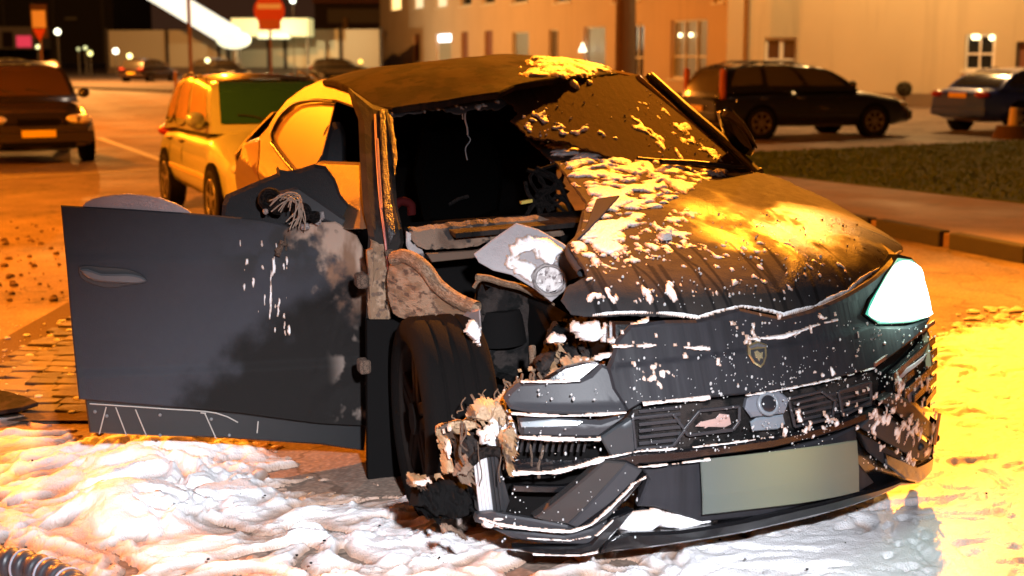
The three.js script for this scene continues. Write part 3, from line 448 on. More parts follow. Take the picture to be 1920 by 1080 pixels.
// --- body
obj('roof', slab(FR, [[700, 199], [735, 203], [830, 190], [935, 173], [965, 160], [1010, 151], [1110, 143], [1165, 137], [1214, 138], [1190, 120], [1130, 104], [1080, 98], [1030, 96], [960, 99], [900, 105], [820, 113], [750, 121], [690, 128], [640, 137], [604, 148], [640, 158], [662, 170]], { th: .03, edge: .06, bev: .006 }), M_roof, car);
obj('windscreen', slab(FG, [[935, 175], [965, 162], [1010, 153], [1110, 145], [1165, 139], [1212, 141], [1255, 176], [1300, 216], [1345, 258], [1400, 312], [1410, 322], [1350, 324], [1300, 320], [1200, 305], [1130, 291], [1060, 266], [990, 256], [975, 240], [958, 226], [970, 212], [962, 198], [948, 190]], { th: .008, edge: .06, jag: 2, seed: 4 }), M_screen, car);
obj('windscreen_pillar', [slab(FG, [[1212, 136], [1222, 137], [1290, 196], [1360, 256], [1422, 318], [1408, 322], [1345, 260], [1280, 202]], { th: .06, off: .012, edge: .08, bev: .008 })], M_gloss, car);
obj('pillar_trim', slab(FG, [[1219, 134], [1226, 136], [1294, 196], [1364, 256], [1428, 318], [1421, 320], [1358, 258], [1288, 198]], { th: .03, off: .026, edge: .08, bev: .005 }), mat([.06, .055, .05], .3, { metalness: .5 }), car);
const hood = obj('bonnet', slab(FH, [[1420, 322], [1470, 335], [1500, 350], [1580, 385], [1640, 415], [1690, 455], [1694, 468], [1660, 500], [1640, 515], [1590, 545], [1530, 573], [1470, 589], [1430, 581], [1390, 573], [1350, 586], [1310, 594], [1250, 591], [1180, 589], [1110, 591], [1070, 586], [1052, 560], [1062, 535], [1100, 516], [1085, 490], [1064, 456], [1087, 428], [1097, 380], [1070, 340], [1040, 305], [1000, 270], [985, 257], [1060, 264], [1130, 287], [1200, 303], [1300, 320], [1350, 324]], { th: .016, edge: .035, bev: .006, jag: 1.2, seed: 7 }), M_hood, car);
obj('bonnet_frame', [tube([[1098, 384], [1094, 400], [1084, 432], [1066, 456], [1090, 496]].map(p => FH.at(...FH.hit(...p).slice(0, 2), -.03)), .016), slab(FH, [[1118, 372], [1162, 366], [1130, 402], [1082, 448], [1100, 420]], { th: .01, off: .018, edge: .05 })], matte(.9, .1, { color: rgb(.05, .05, .055) }), car);
obj('scuttle_panel', slab(new Frame(POSE, eX, nZ, eY, (x, b) => 1.045 + .0 * x), [[-.62, .36], [.84, .36], [.84, .62], [-.62, .62]].map(p => p), { local: true, th: .02, edge: .2 }), M_char, car);
obj('wiper', [tube([[1195, 306], [1260, 312], [1330, 321], [1395, 322]].map(p => FG.at(...FG.hit(...p).slice(0, 2), .02)), .009), tube([[1240, 316], [1300, 318], [1370, 326]].map(p => FH.at(...FH.hit(...p).slice(0, 2), .03)), .012)], M_black, car);
// left side of the shell (turned away), tail and floor so that the car is whole
const sideL = (pts, m, name, o = {}) => obj(name, slab(SL, pts, { local: true, th: .03, edge: .12, bev: .008, ...o }), m, car);
sideL([[-.55, .42], [-.43, .62], [-.25, .78], [0, .84], [.25, .78], [.43, .62], [.5, .38], [2.5, .38], [2.58, .62], [2.75, .78], [3, .84], [3.25, .78], [3.43, .62], [3.5, .42], [4.0, .45], [4.05, .95], [3.6, 1.08], [.45, 1.07], [-.1, 1.0], [-.5, .9], [-.72, .6]], M_side, 'left_body_side');
sideL([[.75, 1.09], [1.45, 1.47], [2.3, 1.5], [3.2, 1.25], [3.4, 1.09]], M_glassD, 'left_side_glass', { th: .012, off: -.012 });
sideL([[.55, 1.07], [.72, 1.08], [1.44, 1.48], [2.3, 1.51], [3.3, 1.24], [3.55, 1.08], [3.7, 1.1], [3.3, 1.32], [2.4, 1.565], [1.3, 1.55]], M_side, 'left_window_frame');
obj('tailgate', [slab(new Frame(POSE, eX, eY, nZ, (x, y) => 4.02 - Math.max(0, y - 1.0) * 1.3 - .2 * x * x), [[-.9, .4], [.9, .4], [.93, .95], [.72, 1.22], [-.72, 1.22], [-.93, .95]], { local: true, th: .04, edge: .15 })], M_side, car);
obj('rear_glass', slab(FR, [[-.66, 2.85], [.66, 2.85], [.72, 3.5], [-.72, 3.5]], { local: true, th: .02, edge: .15, off: -.01 }), M_glassD, car);
const P3 = (x, y, z) => new V(x, y, z).applyMatrix4(POSE);
const cbox = (w, h, d, x, y, z, r = .01) => bx(w, h, d, x, y, z, r).applyMatrix4(POSE);
obj('floor_pan', [cbox(1.75, .06, 3.3, 0, .34, -2.1), cbox(1.6, .5, .1, 0, .62, -3.75)], M_soot, car);

// --- right-hand side of the shell that shows behind the open door
const M_gold = M_side;
obj('rear_quarter', slab(FS, [[428, 372], [432, 356], [440, 325], [449, 292], [456, 268], [485, 256], [504, 235], [517, 212], [540, 184], [568, 163], [604, 148], [640, 152], [668, 166], [690, 186], [694, 196], [676, 215], [660, 203], [628, 191], [587, 189], [550, 198], [527, 220], [512, 248], [514, 268], [553, 318], [600, 302], [676, 305], [676, 430], [430, 430]], { th: .05, edge: .05, bev: .012 }), M_gold, car);
obj('rear_side_glass', slab(FS, [[628, 191], [587, 189], [550, 198], [527, 220], [512, 248], [514, 268], [553, 318], [590, 312], [603, 290], [616, 240]], { th: .008, off: -.012, edge: .06 }), mat([.24, .15, .08], .35, { map: null }), car);
obj('window_seal', tube([[514, 268], [512, 248], [527, 220], [550, 198], [587, 189], [628, 191]].map(p => FS.at(...FS.hit(...p).slice(0, 2), .008)), .008), M_black, car);
obj('lower_seal', tube([[514, 268], [530, 290], [553, 318], [566, 330]].map(p => FS.at(...FS.hit(...p).slice(0, 2), .012)), .012), M_chrome, car);
obj('tail_trim', [slab(FS, [[458, 272], [486, 262], [484, 300], [486, 338], [470, 312]], { th: .02, off: .006, edge: .08 })], mat([.10, .035, .012], .3), car);
// front seat seen through the door opening
{
  const zS = FP_((x, y) => -1.75 - (y - .9) * .25);
  obj('seat', slab(zS, [[610, 250], [622, 232], [640, 230], [650, 250], [652, 300], [655, 400], [600, 420], [598, 340], [604, 290]], { th: .16, edge: .08, bev: .03, smooth: 2 }), mat([.05, .052, .058], .7, { bumpMap: T_grain, bumpScale: .003 }), car);
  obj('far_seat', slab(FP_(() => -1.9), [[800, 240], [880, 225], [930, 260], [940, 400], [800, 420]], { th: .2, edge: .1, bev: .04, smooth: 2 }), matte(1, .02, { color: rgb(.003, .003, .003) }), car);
  obj('steering_column', [tube([[735, 392], [752, 378], [770, 384], [772, 402]].map(p => { const l = FP_(() => -.95).hit(...p); return FP_(() => -.95).at(l[0], l[1]); }), .02)], matte(.8, .2, { color: rgb(.05, .004, .004) }), car);
  const dash = FP_((x, y) => -.62 - (y - .9) * .3), L = p => dash.at(...dash.hit(...p).slice(0, 2));
  obj('dashboard', slab(dash, [[760, 428], [1000, 408], [1080, 440], [1080, 520], [760, 520]], { th: .2, edge: .08, bev: .02 }), M_soot, car);
  obj('burnt_debris', [tube([[842, 384], [858, 374], [878, 368]].map(L), .008), tube([[985, 340], [990, 362], [1008, 386], [1012, 402]].map(L), .01), tube([[1030, 330], [1052, 350], [1060, 372], [1072, 396]].map(L), .012), tube([[1000, 320], [1020, 345], [1018, 370], [1030, 398]].map(L), .009), tube([[1040, 366], [1064, 380], [1080, 410]].map(L), .011), tube([[1008, 388], [1022, 384], [1036, 392]].map(L), .012), ...[0, 1, 2, 3, 4, 5, 6, 7].map(i => { const R = rng(500 + i); return tube([0, 1, 2, 3].map(k => L([985 + R() * 85, 300 + k * 28 + R() * 20])), .005 + R() * .006, 14, 6); })], M_char, car);
  obj('yellow_scrap', [bar(L([976, 380]), L([997, 376]), .022, .014)], mat([.7, .5, .1], .5), car);
}
// dark closed background inside the cabin and the engine bay
obj('cabin_back', [cbox(1.3, .75, .08, .15, 1.1, -3.0, .02), cbox(1.3, .45, .5, .1, .75, -2.9)], M_soot, car);
obj('headlining', slab(FR, [[-.58, 1.3], [.58, 1.3], [.6, 2.9], [-.6, 2.9]], { local: true, th: .02, off: -.05, edge: .15 }), M_soot, car);
obj('header_rail', [slab(FP_((x, y) => -1.2 - (y - 1.5) * 1.2), [[722, 206], [830, 192], [930, 176], [958, 192], [940, 206], [890, 208], [862, 214], [820, 206], [770, 214], [735, 222]], { th: .05, edge: .05, jag: 2.5, seed: 9, bev: .006 })], mat([.06, .062, .068], .45, { bumpMap: T_grain, bumpScale: .004 }), car);
{ const zf = FP_((x, y) => -1.15), L = p => zf.at(...zf.hit(...p).slice(0, 2)); obj('hanging_strip', [tube([[874, 200], [872, 222], [876, 240], [877, 253]].map(L), .004), tube([[877, 254], [882, 262], [873, 278], [876, 300]].map(L), .0022), tube([[866, 205], [868, 224]].map(L), .003)], mat([.35, .36, .38], .4), car); }

// --- windscreen pillar on the burnt side and hinge pillar
const zA = FP_((x, y) => y > 1.05 ? -.5 - (y - 1.05) * 1.5 : -.5);
obj('front_pillar', slab(zA, [[655, 164], [700, 196], [730, 206], [738, 250], [741, 300], [747, 385], [757, 430], [760, 456], [742, 500], [738, 600], [722, 690], [706, 726], [695, 700], [689, 600], [691, 480], [684, 400], [677, 300], [674, 225], [662, 196]], { th: .09, edge: .05, bev: .02, smooth: 1 }), matte(.7, .3, { map: mottle([.020, .016, .015], [.040, .027, .021], [.014, .012, .011], 191, 6), bumpMap: T_grain, bumpScale: .0015 }), car);
const FA = o => p => zA.at(...zA.hit(p[0], p[1], o).slice(0, 2), o);
obj('pillar_flange', [slab(zA, [[712, 205], [722, 206], [728, 300], [734, 380], [742, 440], [730, 460], [722, 400], [716, 300]], { th: .02, off: .02, edge: .05, jag: 1.2, seed: 13, bev: .004 }), slab(zA, [[728, 212], [736, 220], [742, 262], [746, 300], [740, 330], [734, 280]], { th: .016, off: .02, edge: .05, jag: 1.2, seed: 15 })], mat([.045, .04, .04], .4, { metalness: .3, bumpMap: T_grain, bumpScale: .005 }), car);
obj('pillar_wire', [tube([[703, 215], [707, 300], [713, 380], [722, 450], [730, 520]].map(FA(.03)), .005), tube([[708, 260], [712, 330], [716, 390]].map(FA(.036)), .004)], mat([.4, .14, .12], .4), car);
obj('hinge_post', [slab(zA, [[696, 450], [724, 462], [744, 486], [740, 540], [730, 620], [716, 690], [700, 722], [694, 660], [690, 560]], { th: .06, off: .012, edge: .05, bev: .008, jag: 1.4, seed: 23, holes: [[[701, 476], [705, 474], [706, 484], [702, 488]], [[718, 530], [722, 532], [721, 544], [717, 540]], [[724, 566], [727, 568], [726, 578], [723, 576]]] }), slab(zA, [[688, 470], [700, 466], [702, 520], [694, 560]], { th: .03, off: .03, edge: .05 })], M_burnt, car);
obj('door_hinge', [cbox(.05, .06, .07, -.985, .86, -.49, .015), cbox(.05, .06, .07, -.99, .5, -.49, .015), tube([[722, 476], [732, 472], [737, 482], [732, 490]].map(FA(.05)), .012)], M_brown, car);
obj('wheel_liner', [slab(FP_(() => -.47), [[688, 600], [762, 600], [775, 950], [690, 900]], { th: .04, edge: .1 }), cbox(.05, .2, 1.9, -.9, .26, -1.5, .02)], M_soot, car);
obj('lower_post', slab(zA, [[700, 640], [716, 690], [722, 720], [716, 740], [700, 724], [695, 690]], { th: .06, off: .02, edge: .05, jag: 1.5, seed: 5 }), M_brown, car);
// rail stub running forward from the hinge post
{
  const zr = FP_((x, y) => -.42 + clamp((x + .92) / .34, -.2, 1.2) * .62);
  obj('upper_rail', slab(zr, [[728, 520], [742, 486], [762, 478], [800, 500], [822, 532], [856, 558], [900, 576], [903, 606], [898, 640], [880, 636], [856, 620], [838, 612], [800, 606], [762, 600], [740, 590]], { th: .11, edge: .035, bev: .018, smooth: 2, bump: (a, b) => .022 * (fbm(a * 16, b * 16, 3, 7) - .5) }), M_burnt, car);
  obj('rail_bracket', slab(FP_(() => -.46), [[762, 434], [778, 440], [790, 458], [800, 490], [813, 526], [790, 508], [772, 486], [762, 460]], { th: .02, edge: .04, bev: .005, holes: [[[770, 452], [776, 448], [780, 453], [776, 459]], [[782, 480], [788, 478], [790, 486], [784, 488]]] }), M_ash, car);
  obj('rail_edge', tube([[742, 488], [766, 484], [800, 506], [824, 538], [858, 564], [898, 582]].map(p => zr.at(...zr.hit(...p).slice(0, 2), -.03)), .03, 30, 10), M_burnt, car);
  obj('rail_end', [slab(zr, [[866, 596], [880, 582], [901, 580], [906, 636], [896, 638], [880, 612]], { th: .03, off: .03, edge: .04, bev: .008 })], mat([.22, .19, .19], .4, { metalness: .4 }), car);
}
// cross beam under the missing screen
obj('cross_beam', slab(FP_((x, y) => -.42 - (y - 1) * .8), [[766, 428], [830, 420], [900, 412], [1010, 404], [1050, 420], [1062, 442], [1000, 452], [930, 452], [880, 466], [800, 470], [776, 456]], { th: .08, edge: .05, bev: .014, jag: 1.5, seed: 31 }), M_brown, car);
obj('lower_beam', slab(FP_((x, y) => -.36), [[800, 476], [890, 470], [960, 458], [960, 470], [890, 484], [810, 492]], { th: .03, edge: .06 }), mat([.09, .055, .035], .7), car);
// engine bay
obj('engine_bay', [cbox(1.7, .75, .06, -.05, .62, -.62), cbox(.06, .5, 1.2, -.36, .55, 0, .02), cbox(1.2, .06, 1.25, .1, .36, .1), cbox(.5, .34, .4, .05, .72, .0, .06), cbox(.62, .3, .35, -.05, .55, .42, .05)], M_soot, car);
obj('inner_wing', [slab(FP_(() => -.16), [[905, 530], [960, 536], [1020, 572], [1056, 610], [1050, 700], [960, 720], [900, 700], [890, 610]], { th: .14, edge: .05, bev: .03, jag: 2.5, seed: 41, bump: (a, b) => .05 * (fbm(a * 9, b * 9, 4, 3) - .5) })], M_char, car);
obj('melted_edge', [tube([[893, 520], [915, 522], [940, 530], [980, 540], [1010, 556], [1036, 574]].map(p => FP_(() => -.1).at(...FP_(() => -.1).hit(...p).slice(0, 2))), .014), tube([[888, 540], [896, 528], [910, 520]].map(p => FP_(() => -.1).at(...FP_(() => -.1).hit(...p).slice(0, 2))), .008)], M_burnt, car);
obj('strut_tower', cyl(.12, .1, .14, -.5, .62, -.22).applyMatrix4(POSE), M_soot, car);
{ // bent foam-covered cover lying at the corner of the bonnet
  const zc = FP_((x, y) => .02 - (y - .9) * .7 + .25 * (x + .5)), cov = obj('bent_cover', slab(zc, [[888, 476], [930, 446], [968, 418], [1010, 430], [1056, 456], [1092, 486], [1100, 514], [1066, 528], [1048, 556], [1034, 566], [1000, 540], [960, 516], [926, 508], [898, 492]], { th: .014, edge: .03, bev: .004, smooth: 1, holes: [smoothPx([[1000, 512], [1022, 500], [1050, 506], [1060, 526], [1044, 548], [1022, 546], [1004, 530]], 2)], bump: (a, b) => .02 * (fbm(a * 9, b * 9, 3, 17) - .5) }), mat([.30, .27, .275], .55, { bumpMap: T_grain, bumpScale: .003 }), car);
  const c = zc.hit(1030, 524), ring = new THREE.TorusGeometry(.062, .008, 10, 30); obj('rim_ring', clean(ring.applyMatrix4(new THREE.Matrix4().lookAt(new V(0, 0, 0), zc.N(c[0], c[1]).negate(), eY).setPosition(zc.at(c[0], c[1], .006)))), M_ash, cov);
  obj('cup', [clean(new THREE.CylinderGeometry(.06, .05, .022, 28, 1).rotateX(Math.PI / 2).applyMatrix4(new THREE.Matrix4().lookAt(new V(0, 0, 0), zc.N(c[0], c[1]).negate(), eY).setPosition(zc.at(c[0], c[1], -.02))))], mat(null, .5, { map: mottle([.40, .35, .34], [.62, .58, .57], [.16, .13, .13], 231, 5) }), cov);
  cov.userData.frame = undefined; car.userData.cover = undefined;
}

// --- wheels
function tyreGeo(r = .392, w = .285, rim = .285) { const p = [], h = w / 2; for (const [y, x] of [[rim, -h + .03], [rim + .02, -h + .005], [rim + .05, -h], [r - .035, -h + .004], [r - .012, -h + .016], [r, -h + .04], [r, -h + .075], [r - .009, -h + .078], [r - .009, -h + .088], [r, -h + .091], [r, -.012], [r - .009, -.009], [r - .009, .009], [r, .012], [r, h - .091], [r - .009, h - .088], [r - .009, h - .078], [r, h - .075], [r, h - .04], [r - .012, h - .016], [r - .035, h - .004], [rim + .05, h], [rim + .02, h - .005], [rim, h - .03]]) p.push(new THREE.Vector2(y, x)); const g = new THREE.LatheGeometry(p, 72); g.rotateZ(Math.PI / 2); return clean(g); }
function rimGeo(r = .285) { const gs = [], p = []; for (const [y, x] of [[r, -.12], [r - .012, -.115], [r - .03, -.02], [r - .03, .09], [r - .01, .115], [r, .12]]) p.push(new THREE.Vector2(y, x)); const g = new THREE.LatheGeometry(p, 48); g.rotateZ(Math.PI / 2); gs.push(clean(g)); return gs; }
function carWheel(x, y, z, side, steer) {
  const w = new THREE.Group(); w.name = 'wheel'; car.add(w); w.position.copy(P3(x, y, z)); w.rotation.set(0, steer, .03); obj('tyre', tyreGeo(), matte(.95, .12, { color: rgb(.005, .0042, .004), bumpMap: T_grain, bumpScale: .002 }), w);
  const rm = obj('rim', [...rimGeo(), ...[0, 1, 2, 3, 4].flatMap(i => { const g = new RoundedBoxGeometry(.035, .25, .055, 2, .012), h = g.clone(); g.translate(0, .14, -.03); h.translate(0, .14, .03); g.rotateX(i * 1.2566); h.rotateX(i * 1.2566); g.translate(side * .09, 0, 0); h.translate(side * .09, 0, 0); return [clean(g), clean(h)]; }), (() => { const c = new THREE.CylinderGeometry(.06, .07, .05, 24); c.rotateZ(Math.PI / 2); c.translate(side * .1, 0, 0); return clean(c); })()], matte(.9, .15, { color: rgb(.010, .0075, .0065) }), w);
  const d = new THREE.CylinderGeometry(.21, .21, .03, 40); d.rotateZ(Math.PI / 2); obj('brake_disc', clean(d), M_char, w); return w;
}
carWheel(-.80, .405, -.02, -1, -.085); carWheel(.835, .37, 0, 1, .04); carWheel(-.84, .27, -3.0, -1, 0); carWheel(.84, .22, -3.0, 1, 0);

// --- open front door
const dH = FS.hit(695, 470), doorR = D(694, 470, 5.93), doorL = D(114, 385, 5.47);
doorR.y = doorL.y = 0; const dA = doorR.clone().sub(doorL), dLen = dA.length(); dA.normalize(); const dC = dA.clone().cross(eY).normalize();
const FD0 = new Frame(new THREE.Matrix4().makeTranslation(doorL.x, 0, doorL.z), dA, eY, dC, () => 0);
const bTop = FD0.hit(114, 385)[1], bCr = FD0.hit(126, 484)[1], bLow = FD0.hit(148, 702)[1], bBot = FD0.hit(148, 749)[1];
const crease = a => bCr - .055 * a, lowc = a => bLow - .03 * a;
const FD = new Frame(FD0.M, dA, eY, dC, (a, b) => { const d = b - crease(a); return (d > 0 ? -d * .14 : -.02 * sstep(0, .25, -d)) - .008 * sstep(-.025, .025, d) + .016 * sstep(-.02, .025, lowc(a) - b) - .02 * ((a - .6) / .6) ** 2; });
const doorC = (u, v) => {
  const a = -.05 + u * 1.35, b = .1 + v * 1.2, pa = a / dLen, pb = (b - bBot) / (bTop - bBot);   // shares of the door
  const n = fbm(a * 9, b * 9, 5, 201), f = fbm(a * 40, b * 40, 4, 202), lw = fbm(a * 3, b * 3, 3, 203);
  let c = [.038, .0382, .0455].map(x => x * (.88 + .24 * lw + .10 * (f - .5)));
  c = mix3(c, [.030, .029, .030], sstep(.40, .62, n + .15 * (f - .5)) * sstep(.42, .60, pa) * sstep(.45, .68, pb) * .9);          // blistered paint
  const ash = sstep(.0, .06, (pa - .80) * .9 + (pb - .74) * .22 + (n - .5) * .30) * sstep(.22, .42, pb + (n - .5) * .3);
  c = mix3(c, mix3([.36, .25, .19], [.20, .11, .07], sstep(.4, .62, fbm(a * 14, b * 6, 4, 204))), ash);
  c = mix3(c, [.012, .010, .010], sstep(.60, .68, fbm(a * 30, b * 30, 3, 205)) * ash * sstep(.75, .9, pb));
  const bl = sstep(-.04, .10, (pa - .62) * .75 + (.38 - pb) * .45 + (n - .5) * .22) * (1 - sstep(.46, .62, pb - (pa - .9) * .5 + (n - .5) * .2));
  c = mix3(c, [.010, .0085, .008], bl * (1 - ash * .5));
  c = mix3(c, [.26, .20, .17], sstep(.55, .7, fbm(a * 11, b * 9, 4, 206)) * sstep(.84, .93, pa) * (1 - sstep(.2, .3, pb)) * .8);
  return c;
};
const T_door = uvBox(tex(1024, 1024, doorC, { wrap: false }), -.05, 1.3, .1, 1.3);
const M_door = matte(.72, .3, { map: T_door, bumpMap: T_grain, bumpScale: .0012, roughnessMap: null });
const door = obj('front_door', slab(FD, [[114, 385], [240, 392], [360, 400], [487, 411], [556, 426], [590, 418], [630, 416], [667, 437], [684, 470], [690, 520], [692, 640], [690, 800], [600, 796], [450, 776], [300, 762], [148, 749], [134, 610], [124, 490]], { th: .045, edge: .016, bev: .006, bump: (a, b) => .004 * (fbm(a * 4, b * 4, 3, 55) - .5) + .010 * sstep(.8, 1.15, a) * (fbm(a * 12, b * 12, 3, 57) - .5) }), M_door, car);
door.userData.label = 'open front door, grey paint scorched to bare metal at the hinge end';
obj('door_frame', slab(FD, [[140, 400], [640, 440], [660, 780], [170, 740]], { th: .06, off: -.047, edge: .12 }), M_char, door);
obj('handle_recess', slab(FD, [[148, 499], [190, 500], [240, 504], [268, 516], [276, 528], [236, 536], [205, 541], [170, 532], [150, 520]], { th: .004, off: .0035, edge: .03, smooth: 2 }), mat([.025, .025, .028], .5), door);
obj('door_handle', slab(new Frame(FD.M, dA, eY, dC, (a, b) => FD.f(a, b) + .028), [[150, 507], [164, 505], [190, 514], [236, 514], [262, 518], [276, 527], [262, 532], [226, 531], [190, 529], [166, 522]], { th: .02, edge: .03, bev: .007, smooth: 2 }), mat([.10, .105, .115], .32), door);
const sillP = [[158, 738], [300, 750], [412, 760], [450, 764], [600, 784], [688, 792], [684, 846], [600, 834], [420, 822], [300, 818], [168, 812]];
const sill = obj('sill_trim', slab(FD, sillP, { th: .05, off: -.03, edge: .06, bev: .008 }), mat([.012, .012, .013], .42), door);
const LD = o => p => FD.at(...FD.hit(p[0], p[1], o).slice(0, 2), o);
for (const l of [[[168, 757], [300, 766], [412, 776], [446, 792]], [[199, 763], [186, 814]], [[217, 764], [237, 816]], [[254, 768], [275, 818]], [[384, 775], [405, 822]], [[376, 774], [386, 775]], [[484, 790], [482, 812]]]) obj('trim_line', tube(l.map(LD(-.027)), .0028, 12, 6), mat([.42, .38, .34], .4), sill);
obj('clip', [[200, 780], [300, 778], [300, 816], [178, 772], [396, 786], [430, 816]].map(p => { const g = new THREE.SphereGeometry(.007, 10, 8), w = LD(-.028)(p); g.translate(w.x, w.y, w.z); return clean(g); }), mat([.2, .2, .2], .4), sill);
{ // remains of the door glass and of the mirror above the door
  const back = o => new Frame(FD.M, dA, eY, dC, (a, b) => -.04 + o - (b - bTop) * .2);
  obj('door_glass', slab(back(-.02), [[150, 400], [160, 380], [190, 369], [240, 364], [290, 369], [330, 382], [362, 402], [260, 410]], { th: .012, edge: .03, smooth: 2, bump: (a, b) => .02 * (fbm(a * 10, b * 10, 3, 5) - .5) }), mat([.36, .27, .27], .5, { bumpMap: T_grain, bumpScale: .004 }), door);
  obj('mirror_base', slab(back(-.12), [[416, 408], [418, 384], [424, 366], [470, 346], [520, 326], [522, 312], [528, 322], [560, 318], [590, 308], [612, 312], [630, 336], [640, 366], [690, 424], [640, 440], [480, 420]], { th: .07, edge: .05, bev: .016, bump: (a, b) => .02 * (fbm(a * 7, b * 7, 3, 15) - .5) }), mat([.014, .012, .013], .8, { bumpMap: T_grain, bumpScale: .004 }), door);
  obj('mirror_arm', slab(back(-.06), [[520, 360], [560, 350], [600, 376], [640, 404], [684, 432], [668, 440], [620, 420], [560, 400]], { th: .05, edge: .05, bev: .012 }), mat([.028, .026, .028], .7), door);
  const b = back(.01), L = p => b.at(...b.hit(...p).slice(0, 2)), m1 = L([506, 374]), m2 = L([566, 398]);
  const cup = (p, r) => { const g = new THREE.TorusGeometry(r, r * .38, 12, 26); g.lookAt(new V(-.3, .2, 1)); g.translate(p.x, p.y, p.z); return clean(g); };
  obj('mirror_motor', [cup(m1, .036), cup(m1, .015), cup(m2, .03), blobs([[m2, .03], [L([590, 408]), .026], [L([540, 380]), .028], [L([520, 392]), .024]])], M_char, door);
  const R = rng(91), W = []; for (let i = 0; i < 11; i++) { const a = [500 + R() * 40, 372 + R() * 24], c = [540 + R() * 20, 362 + R() * 20], e = [530 + R() * 70, 396 + R() * 34]; const pt = [a, [(a[0] + c[0]) / 2, (a[1] + c[1]) / 2 - 6 - R() * 8], c, [(c[0] + e[0]) / 2 + R() * 14, (c[1] + e[1]) / 2], e]; W.push(tube(pt.map(p => { const w = L(p); w.addScaledVector(dC, .03 + R() * .03); return w; }), .0028, 22, 6)); }
  obj('burnt_wire', W, mat([.28, .20, .15], .5), door);
  for (const a of [[L([596, 412]), .022, .7], [L([604, 404]), .018, .6], [L([572, 424]), .015, 1.4], [L([498, 396]), .012]]) obj('ash_flake', blobs([a]), M_ash, door);
  obj('torn_lining', [tube([[530, 452], [524, 468], [520, 480]].map(L), .012), tube([[516, 470], [530, 458], [540, 460]].map(L), .006), tube([[534, 440], [537, 470]].map(LD(.01)), .004)], M_brown, door);
}

// --- front end
const fp = pts => pts; // outlines below are measured in the picture and laid on the bumper's curved surface
obj('bumper_skin', slab(FB, [[1150, 604], [1310, 600], [1390, 580], [1470, 597], [1590, 555], [1640, 525], [1696, 480], [1740, 510], [1764, 570], [1772, 640], [1782, 780], [1778, 850], [1755, 888], [1726, 905], [1690, 905], [1640, 930], [1560, 962], [1450, 988], [1330, 1008], [1190, 1024], [1200, 900], [1136, 862], [1186, 780], [1150, 720]], { th: .05, off: -.06, edge: .05, bev: .01 }), M_gloss, car);
const nose = obj('nose_panel', slab(FB, [[1140, 690], [1150, 676], [1160, 640], [1185, 612], [1250, 603], [1310, 602], [1350, 592], [1390, 580], [1430, 589], [1470, 597], [1530, 582], [1590, 555], [1640, 525], [1688, 482], [1662, 516], [1630, 566], [1620, 592], [1646, 612], [1700, 612], [1756, 600], [1700, 648], [1640, 690], [1560, 712], [1450, 735], [1330, 747], [1205, 757], [1178, 772], [1150, 730]], { th: .03, off: 0, edge: .03, bev: .008, bump: (a, b) => -.012 * sstep(.0, .02, b - (.80 + .02 * a)) }), M_nose, car);
{ // shield badge: gold rim, black field, gold beast
  const badge = obj('badge', slab(FB, [[1404, 648], [1422, 640], [1438, 646], [1439, 668], [1434, 684], [1428, 690], [1414, 682], [1404, 666]], { th: .02, off: .016, edge: .02, smooth: 1, bev: .004 }), mat([.75, .60, .32], .28, { metalness: .9 }), nose);
  obj('badge_field', slab(FB, [[1408, 656], [1434, 653], [1435, 668], [1431, 680], [1427, 685], [1416, 678], [1408, 666]], { th: .006, off: .0185, edge: .02, bev: .001 }), M_black, badge);
  obj('badge_beast', slab(FB, [[1415, 660], [1420, 657], [1426, 662], [1431, 660], [1430, 668], [1432, 673], [1427, 672], [1424, 678], [1421, 672], [1417, 670]], { th: .006, off: .0215, edge: .02, bev: .0015 }), mat([.85, .70, .40], .25, { metalness: .8 }), badge);
  obj('badge_head', slab(FB, [[1405, 650], [1422, 643], [1437, 648], [1434, 651], [1420, 650], [1408, 654]], { th: .005, off: .0205, edge: .02, bev: .001 }), M_metal, badge);
}
// lit headlamp
{
  const hs = obj('headlamp_housing', slab(FB, [[1688, 478], [1712, 484], [1742, 506], [1764, 566], [1758, 596], [1716, 606], [1650, 611], [1622, 592], [1634, 562], [1664, 514]], { th: .08, off: .003, edge: .04, bev: .012 }), M_gloss, car);
  obj('headlamp', slab(FB, [[1684, 494], [1708, 490], [1738, 512], [1757, 564], [1752, 590], [1712, 600], [1654, 603], [1632, 590], [1640, 566], [1664, 522]], { th: .02, off: .02, edge: .03, bev: .008, smooth: 3 }), glow([.78, 1, .93], 6, [.3, .3, .3]), hs).userData.label = 'lit white headlamp';
  obj('lens_edge', slab(FB, [[1686, 484], [1711, 487], [1741, 508], [1762, 565], [1757, 594], [1714, 604], [1650, 608], [1626, 591], [1636, 564], [1664, 517]], { th: .015, off: .012, edge: .04, bev: .004, smooth: 1 }), glow([.12, .75, .52], .9, [.1, .1, .1]), hs);
  const l = FB.hit(1695, 550), p = FB.at(l[0], l[1], .07), L = new THREE.PointLight(rgb(.66, 1, .86), HEAD_CD, 0, 2); L.position.copy(p); L.castShadow = true; L.shadow.radius = 3; scene.add(L);
}
